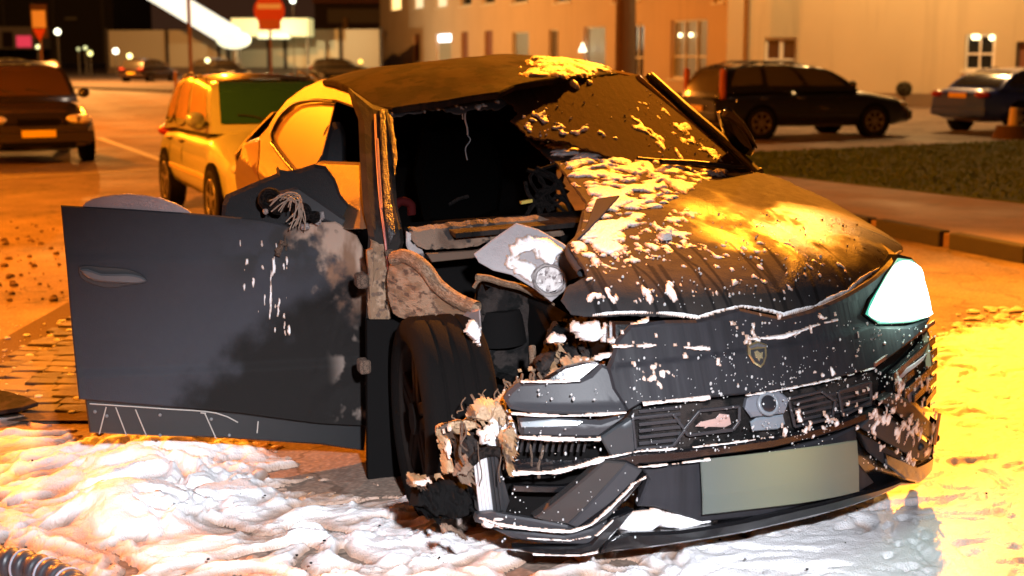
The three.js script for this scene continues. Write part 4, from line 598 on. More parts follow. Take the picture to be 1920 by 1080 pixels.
// upper grille: dark recess, hexagon frames, louvres, sensor
const grille = obj('grille', slab(FB, [[1186, 770], [1330, 752], [1450, 740], [1560, 718], [1646, 694], [1640, 764], [1570, 792], [1450, 822], [1330, 838], [1192, 850], [1146, 858], [1128, 822]], { th: .02, off: -.035, edge: .05 }), M_char, car);
{
  const L = o => p => FB.at(...FB.hit(p[0], p[1], o).slice(0, 2), o), fr = (pts, r, o = -.012) => { const g = []; for (let i = 0; i < pts.length; i++) g.push(bar(L(o)(pts[i]), L(o)(pts[(i + 1) % pts.length]), r, r, .25)); return mergeGeometries(g); };
  const gm = mat([.03, .03, .034], .32);
  obj('hexagon_frame', fr([[1282, 806], [1312, 770], [1386, 762], [1386, 790], [1374, 806], [1290, 816]], .011), gm, grille); obj('hexagon_frame', fr([[1186, 784], [1262, 776], [1284, 806], [1262, 836], [1192, 842]], .010), gm, grille);
  obj('hexagon_frame', fr([[1478, 748], [1540, 734], [1566, 752], [1560, 784], [1490, 800]], .010), gm, grille); obj('hexagon_frame', fr([[1572, 734], [1632, 716], [1634, 752], [1580, 780]], .010), gm, grille);
  for (let i = 0; i < 6; i++) obj('louvre', bar(L(-.02)([1198, 772 + i * 12]), L(-.02)([1276, 764 + i * 12]), .006, .012, .3), gm, grille);
  for (let i = 0; i < 4; i++) obj('louvre', bar(L(-.02)([1488, 757 + i * 11]), L(-.02)([1634, 722 + i * 12]), .005, .010, .3), gm, grille);
  obj('burnt_stain', slab(FB, [[1304, 800], [1316, 790], [1322, 802], [1340, 788], [1350, 776], [1368, 778], [1372, 796], [1360, 802]], { th: .004, off: -.029, edge: .03, smooth: 1 }), mat([.40, .26, .23], .6), grille);
  const sn = obj('sensor', slab(FB, [[1402, 748], [1424, 738], [1462, 734], [1480, 748], [1472, 776], [1410, 784], [1398, 768]], { th: .03, off: -.004, edge: .03, bev: .006 }), mat([.14, .15, .175], .4), grille);
  const c = L(.004)([1440, 757]), n = FB.N(...FB.hit(1440, 757).slice(0, 2)), O = new THREE.Matrix4().lookAt(new V(), n.clone().negate(), eY).setPosition(c);
  const tr = new THREE.TorusGeometry(.034, .008, 12, 36); obj('sensor_ring', clean(tr.applyMatrix4(O)), mat([.17, .19, .215], .35), sn);
  const dome = new THREE.SphereGeometry(.031, 28, 16, 0, 6.3, 0, Math.PI / 2); dome.rotateX(Math.PI / 2); dome.scale(1, 1, .45); obj('sensor_lens', clean(dome.applyMatrix4(O)), mat([.02, .02, .024], .12), sn);
  obj('lower_lens', slab(FB, [[1408, 792], [1420, 784], [1470, 778], [1474, 796], [1460, 806], [1412, 810]], { th: .02, off: -.004, edge: .03, bev: .006 }), mat([.16, .19, .22], .25), grille);
}
obj('upper_bar', slab(FB, [[1128, 862], [1146, 858], [1192, 850], [1330, 838], [1450, 822], [1570, 792], [1650, 762], [1652, 778], [1570, 810], [1450, 842], [1330, 858], [1200, 872], [1180, 884]], { th: .05, off: .012, edge: .04, bev: .008 }), M_gloss, car);
obj('lower_panel', slab(FB, [[1206, 880], [1330, 864], [1450, 848], [1570, 816], [1606, 800], [1612, 870], [1640, 905], [1600, 930], [1450, 966], [1320, 980], [1230, 952], [1196, 950], [1216, 900]], { th: .04, off: -.012, edge: .04, bev: .008 }), M_nose, car);
obj('number_plate', slab(FB, [[1314, 862], [1400, 853], [1500, 841], [1590, 828], [1608, 826], [1612, 922], [1590, 928], [1500, 945], [1400, 957], [1318, 966]], { th: .012, off: .022, edge: .03, bev: .004 }), mat(null, .5, { map: uvBox(tex(256, 64, (u, v) => mix3([.085, .10, .09], [.20, .20, .115], sstep(.1, .7, u) * (1 - sstep(.75, 1.1, u) * .6) * (.5 + .5 * v)), { wrap: false }), -.3, .3, .3, .55) }), car).userData.label = 'pale grey-green number plate with nothing readable on it';
obj('chin_recess', slab(FB, [[1160, 975], [1210, 955], [1320, 978], [1450, 970], [1500, 958], [1380, 984], [1280, 1004], [1150, 1008]], { th: .02, off: -.045, edge: .05 }), M_nose, car);
const spl = obj('splitter', slab(FB, [[1140, 1012], [1180, 1000], [1280, 996], [1400, 976], [1500, 953], [1600, 928], [1690, 900], [1726, 906], [1690, 912], [1600, 950], [1500, 976], [1400, 1000], [1280, 1020], [1150, 1036], [1128, 1040]], { th: .1, off: .015, edge: .05, bev: .01 }), M_gloss, car);
// left part of the front: wing, blades, mouth
obj('upper_wing', slab(FB, [[950, 752], [958, 738], [976, 722], [1032, 718], [1090, 716], [1112, 706], [1132, 686], [1146, 692], [1166, 736], [1178, 772], [1150, 780], [1080, 778], [1000, 776], [958, 768]], { th: .05, off: .012, edge: .03, bev: .01, bump: (a, b) => -.02 * sstep(0, .03, b - .665) }), M_satin, car);
obj('wing_shelf', slab(FB, [[1060, 690], [1100, 680], [1124, 682], [1096, 706], [1084, 716], [1020, 716]], { th: .03, off: -.02, edge: .04 }), M_gloss, car);
obj('centre_blade', slab(FB, [[974, 786], [1020, 782], [1100, 788], [1128, 790], [1160, 782], [1176, 778], [1146, 806], [1124, 822], [1060, 822], [978, 818]], { th: .06, off: .004, edge: .04, bev: .012 }), M_satin, car);
obj('chrome_strip', slab(FB, [[976, 792], [1040, 786], [1094, 790], [1084, 798], [1050, 800], [978, 802]], { th: .006, off: .012, edge: .04 }), mat([.5, .56, .6], .2, { metalness: .6 }), car);
obj('grille_corner', slab(FB, [[1126, 821], [1156, 800], [1184, 784], [1190, 812], [1192, 850], [1146, 857]], { th: .03, off: .006, edge: .04, bev: .006 }), mat([.03, .034, .038], .3), car);
obj('intake_mouth', slab(FB, [[950, 800], [1136, 800], [1180, 880], [1080, 1000], [920, 985], [940, 900]], { th: .02, off: -.15, edge: .07 }), M_soot, car);
obj('intake_bar', [slab(FB, [[958, 868], [1000, 860], [1060, 866], [1128, 858], [1140, 870], [1100, 880], [1040, 884], [980, 890], [958, 884]], { th: .04, off: -.02, edge: .04, bev: .01, jag: 1.5, seed: 3 }), slab(FB, [[964, 910], [1060, 912], [1090, 906], [1070, 924], [960, 922]], { th: .03, off: -.05, edge: .05 })], M_gloss, car);
obj('intake_mesh', [...Array(13)].map((_, i) => bar(FB.at(...FB.hit(970 + i * 12, 830).slice(0, 2), -.06), FB.at(...FB.hit(964 + i * 12, 858).slice(0, 2), -.06), .008, .008)), M_black, car);
{ // blades of the lower front
  const bl = (pts, off, m, th = .05) => obj('lower_blade', slab(FB, pts, { th, off, edge: .035, bev: .007 }), m, car);
  bl([[1134, 864], [1176, 868], [1066, 984], [1030, 980], [1002, 972]], .03, mat([.03, .028, .028], .25));
  bl([[1176, 868], [1206, 882], [1186, 912], [1110, 972], [1082, 992], [1066, 984]], .032, M_satin);
  bl([[1182, 908], [1216, 890], [1206, 904], [1140, 974], [1112, 990], [1060, 1004], [1020, 994], [1082, 994], [1110, 974]], .038, M_gloss);
  bl([[896, 966], [930, 962], [1000, 974], [1066, 986], [1080, 992], [1020, 996], [930, 990], [892, 980]], .03, M_satin);
  bl([[928, 994], [1000, 1000], [1060, 1006], [1112, 992], [1140, 976], [1124, 1010], [1100, 1022], [1020, 1020], [960, 1010]], .022, M_satin);
  bl([[1146, 974], [1190, 956], [1176, 976], [1120, 1036], [1090, 1044], [1000, 1040], [962, 1028], [1010, 1026], [1080, 1026], [1108, 1020]], .034, M_gloss);
}
obj('cooler', slab(FB, [[888, 862], [932, 850], [956, 940], [948, 962], [900, 964]], { th: .06, off: -.05, edge: .06 }), M_black, car);
{ const cl = car.children[car.children.length - 1], L = p => FB.at(...FB.hit(p[0], p[1], -.03).slice(0, 2), -.03); for (let i = 0; i < 7; i++) obj('cooler_rib', bar(L([890 + i * 6.6, 862 - i * 1.5]), L([902 + i * 6.6, 962 - i * .8]), .0065, .012, .2), i < 4 ? mat([.72, .72, .74], .3, { metalness: .5 }) : M_darkpl, cl); obj('cooler_cap', [tube([[884, 866], [900, 852], [930, 846], [942, 852]].map(L), .018)], M_char, cl); }
// right part of the front: side intake with slats, corner blades
{
  const sd = obj('side_intake', slab(FB, [[1668, 700], [1700, 672], [1758, 628], [1772, 646], [1778, 740], [1774, 780], [1724, 744], [1690, 728], [1664, 742]], { th: .02, off: -.03, edge: .05 }), M_char, car), L = o => p => FB.at(...FB.hit(p[0], p[1], o).slice(0, 2), o);
  for (const [a, b] of [[[1674, 706], [1762, 640]], [[1676, 728], [1770, 664]], [[1694, 738], [1774, 690]], [[1712, 748], [1776, 716]], [[1734, 756], [1776, 740]]]) obj('slat', bar(L(-.008)(a), L(-.008)(b), .012, .03, .2), M_gloss, sd);
  obj('intake_stain', [slab(FB, [[1682, 708], [1700, 690], [1740, 660], [1732, 676], [1702, 700], [1686, 716]], { th: .004, off: -.022, edge: .03 }), slab(FB, [[1700, 738], [1724, 720], [1726, 736], [1706, 756]], { th: .004, off: -.022, edge: .03 })], mat([.38, .28, .30], .6), sd);
  obj('accent_strip', bar(L(.016)([1640, 684]), L(.016)([1752, 604]), .008, .016, .2), mat([.16, .07, .05], .4), car);
  const bl = (pts, off, m) => obj('corner_blade', slab(FB, pts, { th: .045, off, edge: .035, bev: .007 }), m, car);
  bl([[1650, 752], [1672, 738], [1700, 748], [1776, 812], [1770, 838], [1752, 832]], .012, mat([.035, .03, .028], .3));
  bl([[1612, 802], [1640, 776], [1662, 780], [1750, 838], [1742, 862], [1722, 864]], .018, M_satin);
  bl([[1612, 812], [1716, 868], [1704, 886], [1660, 872], [1628, 848]], .010, M_nose);
  bl([[1660, 850], [1720, 874], [1762, 862], [1754, 886], [1726, 906], [1698, 900], [1662, 872]], .024, M_gloss);
  bl([[1752, 832], [1776, 798], [1784, 810], [1782, 846], [1764, 868], [1748, 852]], .016, M_gloss);
  obj('orange_sliver', bar(L(.03)([1752, 834]), L(.03)([1782, 784]), .01, .014, .2), mat([.5, .2, .06], .5), car);
  for (const p of [[1726, 838], [1768, 828]]) { const g = new THREE.SphereGeometry(.016, 14, 10), w = L(.02)(p); g.translate(w.x, w.y, w.z); obj('parking_sensor', clean(g), M_black, car); }
}
// melted right front corner: sagging plastic and torn sheet
{
  const Z = (z0, k = 0) => FP_((x, y) => z0 + k * (x + .7) - (y - .6) * .9), mp = (pts, z, m, seed, th = .03) => { const lump_ = 1.4; obj('melted_plastic', [foam(z, pts, { cell: .0045, thr: .33, amp: th, sa: 17, sb: 12, seed, feather: .022, warp: 1.6, lump: lump_, off: .01 }), foam(z, pts, { cell: .0055, thr: .44, amp: -th * .8, sa: 22, sb: 16, seed: seed + 1, feather: .02, warp: 1.6, lump: lump_, off: .012, sink: -.004 })], m, car); };
  const M_melt = mat(null, .6, { map: mottle([.26, .145, .07], [.38, .25, .15], [.06, .035, .024], 211, 9), bumpMap: T_grain, bumpScale: .006 });
  mp([[872, 778], [886, 760], [920, 744], [946, 730], [950, 760], [954, 788], [940, 806], [910, 796]], Z(.62), M_melt, 51);
  mp([[952, 742], [966, 722], [1000, 706], [1040, 696], [1064, 692], [1100, 676], [1130, 676], [1086, 700], [1030, 708], [980, 722], [962, 746]], Z(.70, .1), M_melt, 53);
  mp([[1064, 690], [1040, 682], [1010, 694], [975, 700], [972, 692], [1000, 684], [1040, 674], [1090, 668], [1160, 652], [1200, 640], [1196, 652], [1150, 668], [1110, 682]], Z(.66, .1), M_melt, 55);
  mp([[802, 790], [830, 790], [872, 780], [900, 790], [880, 806], [850, 812], [842, 850], [848, 880], [828, 886], [826, 850], [812, 816]], Z(.56), M_melt, 57);
  mp([[762, 884], [800, 876], [838, 880], [846, 890], [816, 898], [790, 916], [766, 912]], Z(.50), M_melt, 59);
  mp([[930, 800], [956, 790], [972, 800], [968, 850], [958, 900], [944, 898], [936, 850]], Z(.72), M_melt, 61);
  mp([[840, 876], [872, 850], [888, 870], [878, 900], [850, 904]], Z(.52), M_brown, 63);
  mp([[1028, 640], [1036, 626], [1056, 628], [1048, 650], [1042, 690], [1030, 700], [1034, 670]], Z(.52), M_melt, 65);
  mp([[1052, 604], [1064, 592], [1070, 620], [1058, 640]], Z(.5), M_melt, 67);
  mp([[1066, 640], [1090, 626], [1120, 616], [1180, 606], [1196, 620], [1160, 640], [1120, 656], [1080, 668]], Z(.58, .1), M_char, 69, .03);
  mp([[1136, 606], [1170, 600], [1200, 612], [1180, 640], [1150, 660], [1160, 640]], Z(.72), M_melt, 71);
  mp([[815, 980], [830, 970], [850, 976], [870, 1000], [890, 1010], [860, 1006], [838, 1002], [826, 1016]], Z(.55), M_brown, 73);
  obj('lamp_bracket', [tube([[1040, 690], [1046, 660], [1052, 636]].map(p => Z(.5).at(...Z(.5).hit(...p).slice(0, 2))), .012), tube([[998, 650], [1000, 690]].map(p => Z(.3).at(...Z(.3).hit(...p).slice(0, 2))), .014), tube([[894, 770], [902, 760], [912, 764], [904, 780]].map(p => Z(.5).at(...Z(.5).hit(...p).slice(0, 2))), .008)], M_burnt, car);
  const R = rng(33), st = []; for (let i = 0; i < 50; i++) { const t = R(), p = [lerp(830, 1110, t) + R() * 20, lerp(800, 676, t) - R() * 24], z = Z(.5 + R() * .1), e = [p[0] + (R() - .5) * 24, p[1] - 4 - R() * 20], m = [(p[0] + e[0]) / 2 + (R() - .5) * 12, (p[1] + e[1]) / 2]; st.push(tube([p, m, e].map(q => z.at(...z.hit(...q).slice(0, 2))), .002 + R() * .003, 8, 5)); }
  obj('charred_fibre', st, M_burnt, car);
  const dr = []; for (let i = 0; i < 13; i++) { const t = R(), p = [lerp(812, 1000, t) + R() * 26, lerp(806, 792, t) + (R() - .5) * 60], z = Z(.56 + t * .14 + R() * .04), l = 20 + R() * 70; dr.push(tube([p, [p[0] + (R() - .5) * 10, p[1] + l * .4], [p[0] + (R() - .5) * 16, p[1] + l * .75], [p[0] + (R() - .5) * 14, p[1] + l]].map(q => z.at(...z.hit(...q).slice(0, 2))), .002 + R() * .004, 12, 6)); }
  obj('drooping_strand', dr, M_brown, car);
  mp([[1040, 600], [1100, 590], [1150, 600], [1140, 690], [1080, 700], [1030, 720], [960, 740], [990, 690]], Z(.48, .1), M_char, 81, .05);
  mp([[850, 800], [900, 780], [950, 800], [940, 870], [890, 900], [850, 880]], Z(.46), M_char, 83, .05);
  mp([[760, 890], [800, 880], [880, 890], [890, 960], [800, 970], [770, 950]], Z(.34), M_soot, 85, .05);
}
// mirror on the far side
{
  const mf = FP_(() => -.72), mm = obj('side_mirror', slab(mf, [[1358, 226], [1356, 214], [1362, 204], [1374, 204], [1396, 226], [1412, 252], [1422, 282], [1414, 294], [1390, 284], [1370, 262]], { th: .12, edge: .03, bev: .03, smooth: 2 }), M_gloss, car);
  obj('mirror_cap', slab(mf, [[1358, 218], [1362, 205], [1375, 205], [1398, 228], [1414, 254], [1422, 280], [1408, 262], [1388, 240], [1368, 226]], { th: .05, off: .012, edge: .03, bev: .012, smooth: 1 }), mat([.12, .10, .08], .25, { metalness: .4 }), mm);
  obj('mirror_arm', bar(P3(.86, 1.1, -.75), P3(1.0, 1.13, -.74), .05, .04, .3), M_black, mm);
}
delete car.userData.cover;

// ================================================================ foam
const FRc = FR.hit(1050, 118);
function foamObj(name, g, label) { const o = obj(name, g, M_foam); return tag(o, label, 'foam', null, 'stuff'); }
foamObj('foam_patch', [foam(FH, [[985, 256], [1060, 262], [1130, 288], [1205, 306], [1262, 332], [1280, 372], [1240, 400], [1200, 430], [1170, 476], [1110, 512], [1066, 456], [1094, 430], [1100, 384], [1070, 340], [1040, 305]], { cell: .005, thr: .42, amp: .007, sa: 15, sb: 24, seed: 301, feather: .05, warp: 1.0, lump: .9, off: .004 }),
  foam(FH, [[1100, 440], [1180, 420], [1260, 370], [1340, 400], [1330, 470], [1250, 500], [1110, 514]], { cell: .005, thr: .575, amp: .005, sa: 40, sb: 26, seed: 303, feather: .1, off: .003 })], 'thick white foam streaked down the melted edge of the bonnet');
foamObj('foam_patch', foam(FH, [[1180, 300], [1300, 316], [1400, 318], [1424, 326], [1330, 344], [1290, 372], [1210, 340]], { cell: .006, thr: .49, amp: .006, sa: 30, sb: 18, seed: 305, feather: .04, off: .004 }), 'thin foam along the bottom of the sooty windscreen');
foamObj('foam_patch', [foam(FR, [[968, 136], [1000, 108], [1060, 97], [1130, 104], [1190, 122], [1212, 140], [1165, 138], [1110, 144], [1010, 152], [972, 152]], { cell: .007, thr: .40, amp: .012, sa: 17, seed: 311, feather: .06, lump: .6, off: .002, extra: (a, b, v) => v + .10 - .9 * Math.max(0, Math.abs(a - FRc[0]) - .12) }), foam(FG, [[1008, 152], [1110, 142], [1130, 146], [1116, 176], [1080, 184], [1060, 158]], { cell: .006, thr: .44, amp: .016, sa: 20, sb: 14, seed: 313, feather: .05, off: .002 })], 'lumpy foam on the front of the roof spilling onto the windscreen');
foamObj('foam_patch', foam(FG, [[1150, 190], [1230, 180], [1300, 230], [1398, 316], [1300, 314], [1190, 290]], { cell: .0045, thr: .645, amp: .005, sa: 30, sb: 18, seed: 315, feather: .05, off: .002 }), 'scattered foam flecks on the sooty windscreen');
foamObj('foam_patch', foam(FG, [[956, 226], [985, 200], [1030, 196], [1040, 220], [1160, 240], [1180, 268], [1060, 262], [990, 256]], { cell: .006, thr: .58, amp: .008, sa: 30, seed: 317, feather: .04, off: .002 }), 'foam crumbs along the broken edge of the windscreen');
foamObj('foam_patch', [foam(FH, [[1090, 470], [1250, 440], [1420, 440], [1600, 480], [1600, 540], [1450, 585], [1200, 585], [1080, 585]], { cell: .004, thr: .735, amp: .006, sa: 34, sb: 26, seed: 321, feather: .03, off: .002 }), blobs([[FH.at(...FH.hit(1248, 446).slice(0, 2), .004), .022, 1.2], [FH.at(...FH.hit(1252, 440).slice(0, 2), .006), .016, 1.1]]), foam(FH, [[1120, 530], [1330, 520], [1330, 590], [1120, 590]], { cell: .004, thr: .63, amp: .006, sa: 50, sb: 20, seed: 323, feather: .03, off: .002 })], 'foam specks and drips on the sooty bonnet');
const zc2 = FP_((x, y) => .02 - (y - .9) * .7 + .25 * (x + .5) + .01);
foamObj('foam_patch', foam(zc2, [[936, 500], [950, 462], [990, 436], [1040, 450], [1090, 484], [1100, 514], [1070, 520], [1058, 505], [1040, 496], [1010, 500], [998, 520], [1000, 536], [960, 514]], { cell: .0045, thr: .43, amp: .016, sa: 22, seed: 331, feather: .02, lump: .5, off: 0 }), 'white foam covering the bent cover at the corner of the bonnet');
foamObj('foam_patch', [foam(FB, [[1150, 600], [1600, 560], [1700, 640], [1640, 700], [1330, 740], [1180, 760]], { cell: .0045, thr: .76, amp: .006, sa: 40, sb: 34, seed: 341, feather: .02, off: .002 }), foam(FB, [[1560, 780], [1660, 690], [1776, 690], [1780, 850], [1720, 890], [1620, 850]], { cell: .0045, thr: .66, amp: .004, sa: 34, sb: 30, seed: 343, feather: .03, off: .022 }),
  foam(FB, [[1440, 770], [1640, 700], [1650, 770], [1460, 850]], { cell: .0045, thr: .68, amp: .006, sa: 44, sb: 36, seed: 345, feather: .03, off: .014 }), foam(FB, [[1380, 620], [1440, 620], [1450, 648], [1400, 650]], { cell: .005, thr: .5, amp: .01, sa: 50, seed: 347, feather: .03, off: .006 })], 'foam flecks spattered over the front of the burnt car');
foamObj('foam_patch', [foamLine(FB, [[1207, 758], [1260, 752], [1330, 746]], .009, 1, { off: .006, skip: .05 }), foamLine(FB, [[1400, 742], [1450, 734], [1560, 712], [1640, 690]], .006, 2, { off: .008 }), foamLine(FH, [[1110, 590], [1310, 594], [1390, 573], [1470, 589], [1530, 573], [1590, 545], [1660, 500], [1692, 470]], .005, 3, { off: .002, skip: .2 }), foamLine(FB, [[1150, 650], [1230, 648], [1330, 654]], .010, 4, { off: .006, skip: .3 }), foamLine(FB, [[1400, 636], [1470, 632], [1530, 610], [1570, 600]], .010, 41, { off: -.006, skip: .3 }),
  foamLine(FB, [[975, 820], [1040, 824], [1124, 824]], .012, 5, { off: .012, skip: .05 }), foamLine(FB, [[958, 888], [1040, 886], [1130, 862]], .012, 6, { off: .02, skip: .05 }), foamLine(FB, [[960, 776], [1060, 780], [1174, 774]], .007, 7, { off: .03, skip: .1 }), foamLine(FB, [[1130, 860], [1200, 846], [1330, 836], [1450, 820]], .007, 8, { off: .016 }), foamLine(FB, [[1180, 884], [1200, 876], [1330, 862]], .008, 9, { off: .02 }), foamLine(FB, [[1184, 910], [1210, 896]], .009, 10, { off: .045 }), foamLine(FB, [[900, 972], [940, 985], [1010, 994], [1070, 998], [1110, 984], [1186, 912]], .008, 11, { off: .045, skip: .15 }), foamLine(FB, [[990, 1010], [1070, 1014], [1120, 1004], [1150, 976]], .006, 12, { off: .04 }), foamLine(FB, [[1000, 1040], [1090, 1042], [1120, 1036]], .006, 13, { off: .045 }), foamLine(FB, [[978, 716], [1040, 716], [1086, 714]], .007, 14, { off: .02, skip: .1 })], 'beads of foam hanging along the edges of the front of the burnt car');
foamObj('foam_patch', [foam(FB, [[1140, 1000], [1172, 972], [1240, 960], [1320, 974], [1450, 966], [1500, 956], [1380, 982], [1280, 1000], [1170, 1010]], { cell: .006, thr: .28, amp: .03, sa: 12, seed: 351, feather: .02, off: -.04 }), foam(FB, [[892, 962], [935, 960], [960, 972], [940, 990], [900, 985]], { cell: .005, thr: .40, amp: .018, sa: 30, seed: 353, feather: .01, off: .03 })], 'white foam packed under the chin of the burnt car');
{ const z1 = FP_(() => .60), z2 = FP_(() => .16), z3 = FP_(() => .56); foamObj('foam_patch', [foam(z1, [[880, 800], [930, 780], [960, 780], [972, 800], [956, 860], [940, 880], [930, 840], [890, 830]], { cell: .005, thr: .36, amp: .02, sa: 20, seed: 361, feather: .02, off: .05 }), foam(FP_((x, y) => .60 - (y - .6) * .9), [[806, 786], [870, 776], [950, 740], [970, 800], [950, 880], [930, 840], [850, 800], [846, 870], [830, 886], [826, 830]], { cell: .0045, thr: .47, amp: .02, sa: 24, seed: 362, feather: .02, off: .035 }), foam(FP_((x, y) => .70 - (y - .6) * .9), [[960, 735], [1040, 694], [1130, 670], [1200, 645], [1190, 660], [1100, 700], [1000, 722]], { cell: .0045, thr: .45, amp: .015, sa: 24, seed: 364, feather: .015, off: .03 }), foam(FP_((x, y) => .52 - (y - .6) * .9), [[764, 890], [840, 882], [846, 892], [790, 914], [768, 910]], { cell: .0045, thr: .42, amp: .015, sa: 24, seed: 366, feather: .015, off: .03 }), foam(z2, [[868, 596], [884, 584], [896, 606], [896, 646], [880, 640], [864, 622], [850, 626]], { cell: .005, thr: .33, amp: .03, sa: 20, seed: 363, feather: .015, off: .05 }), foam(z3, [[1056, 604], [1120, 590], [1150, 612], [1130, 640], [1060, 640]], { cell: .005, thr: .42, amp: .03, sa: 24, seed: 365, feather: .015, off: .03 }), foam(FP_(() => .6), [[1028, 640], [1040, 626], [1060, 630], [1056, 644]], { cell: .004, thr: .3, amp: .03, sa: 20, seed: 367, feather: .01 }), foam(FP_(() => .76), [[1140, 640], [1180, 606], [1216, 598], [1190, 630], [1160, 660]], { cell: .005, thr: .36, amp: .02, sa: 20, seed: 369, feather: .012 }), foam(FP_(() => .74), [[1080, 676], [1150, 654], [1210, 646], [1190, 660], [1120, 680]], { cell: .005, thr: .36, amp: .02, sa: 20, seed: 371, feather: .012 })], 'clots of foam on the melted front corner of the burnt car'); }
foamObj('foam_patch', [foam(FD, [[420, 420], [560, 440], [570, 640], [520, 660], [460, 600], [430, 500]], { cell: .0032, thr: .655, amp: .003, sa: 70, sb: 15, seed: 381, feather: .06, off: .001 }), foamLine(FD, [[172, 378], [200, 369], [240, 364], [300, 371], [340, 388]], .005, 16, { off: -.05, skip: .2 })], 'wet foam streaks running down the open door');
foamObj('foam_patch', foam(zA, [[722, 206], [940, 178], [960, 192], [900, 212], [850, 216], [790, 218], [730, 226]], { cell: .004, thr: .62, amp: .008, sa: 40, seed: 385, feather: .02, off: -.02 }), 'foam drips under the torn roof edge');

{ // fine spatter of foam drops
  const R = rng(909), g0 = new THREE.IcosahedronGeometry(1, 1); g0.setAttribute('normal', g0.attributes.position.clone());
  const spat = (fr, box, n, r0, r1, off, dense) => { const L = []; for (let i = 0; i < n * 4 && L.length < n; i++) { const x = lerp(box[0], box[2], R()), y = lerp(box[1], box[3], R()); if (dense && vn(x / 34, y / 26, 77) < .42) continue; const l = fr.hit(x, y); if (Math.abs(l[2] - fr.f(l[0], l[1])) > .02) continue; const p = fr.at(l[0], l[1], off), r = lerp(r0, r1, R() ** 3), g = g0.clone(); g.scale(r * (.8 + R() * .5), r * (.8 + R() * 1.1), r * .6); g.translate(p.x, p.y, p.z); L.push(clean(g)); } return mergeGeometries(L); };
  foamObj('foam_spatter', [spat(FB, [1330, 600, 1640, 740], 150, .0012, .0045, .003, 1), spat(FB, [1160, 640, 1400, 760], 60, .0012, .0045, .003, 1)], 'tiny foam drops spattered round the badge of the burnt car');
  foamObj('foam_spatter', [spat(FB, [1420, 700, 1770, 880], 330, .0012, .0045, .016, 1), spat(FB, [1180, 760, 1460, 850], 90, .0012, .004, .014, 1), spat(FB, [1620, 590, 1770, 700], 90, .0012, .0045, .006, 1)], 'tiny foam drops spattered over the grille and corner of the burnt car');
  foamObj('foam_spatter', [spat(FH, [1080, 400, 1640, 580], 220, .0015, .005, .002, 1), spat(FG, [1000, 170, 1390, 310], 90, .0015, .005, .002, 1)], 'tiny foam drops spattered over bonnet and windscreen');
  foamObj('foam_spatter', [spat(FB, [930, 700, 1190, 1010], 110, .0012, .0045, .04, 1)], 'tiny foam drops spattered over the broken front blades');
}
{ // the foam on the ground: one uncountable blanket
  const m1 = G(290, 880), m2 = G(240, 970), m3 = G(440, 940), wet = G(600, 880), mR = G(1500, 1060);
  const g2 = (x, z, c, r) => Math.exp(-((x - c.x) ** 2 + (z - c.z) ** 2) / (r * r));
  const pts = [[-200, 745], [-20, 752], [60, 772], [120, 800], [160, 806], [300, 812], [420, 818], [520, 826], [620, 840], [700, 870], [760, 905], [900, 900], [1100, 860], [1400, 800], [1700, 700], [1764, 640], [1800, 618], [2050, 606], [2150, 1250], [-300, 1250]];
  const C = pts.map(p => FGR.hit(p[0], p[1]).slice(0, 2));
  const g = foam(FGR, C, { local: true, cell: .0098, thr: .40, amp: .026, soft: 3.6, thin: .32, sa: 5.2, sb: 6.6, seed: 401, feather: .26, warp: 3.4, lump: .2, sink: .02, hmul: (a, b) => 1 + .9 * g2(a, -b, m1, .45) + .8 * g2(a, -b, m2, .3), hadd: (a, b) => .05 * g2(a, -b, m1, .3) + .05 * g2(a, -b, m2, .2),
    extra: (a, b, v, m) => { const x = a, z = -b, r1 = 1 - Math.abs(fbm(a * 4 + 1.4 * fbm(a * 3, b * 3, 2, 7), b * 7, 3, 411) - .5) * 4; v += .20 * r1 * r1 * Math.sign(r1) * .6; v += .30 * g2(x, z, m1, .33) + .34 * g2(x, z, m2, .25) + .22 * g2(x, z, m3, .2) - .34 * g2(x, z, wet, .38); const la = .94 * a - .33 * b, lb = .33 * a + .94 * b; v += .075 * (fbm(la * 6 + 3 * fbm(a * 5, b * 5, 2, 3), lb * 26 + 2 * fbm(a * 4, b * 4, 2, 13), 3, 421) - .5) + .02 * (fbm(a * 50, b * 50, 2, 431) - .5); v += .0 + .16 * sstep(-.7, .1, x) + .22 * sstep(.3, 1.3, x + .35 * z + .2); return v; } });
  foamObj('foam_blanket', g, 'wide blanket of white foam over the street around the burnt car');
}

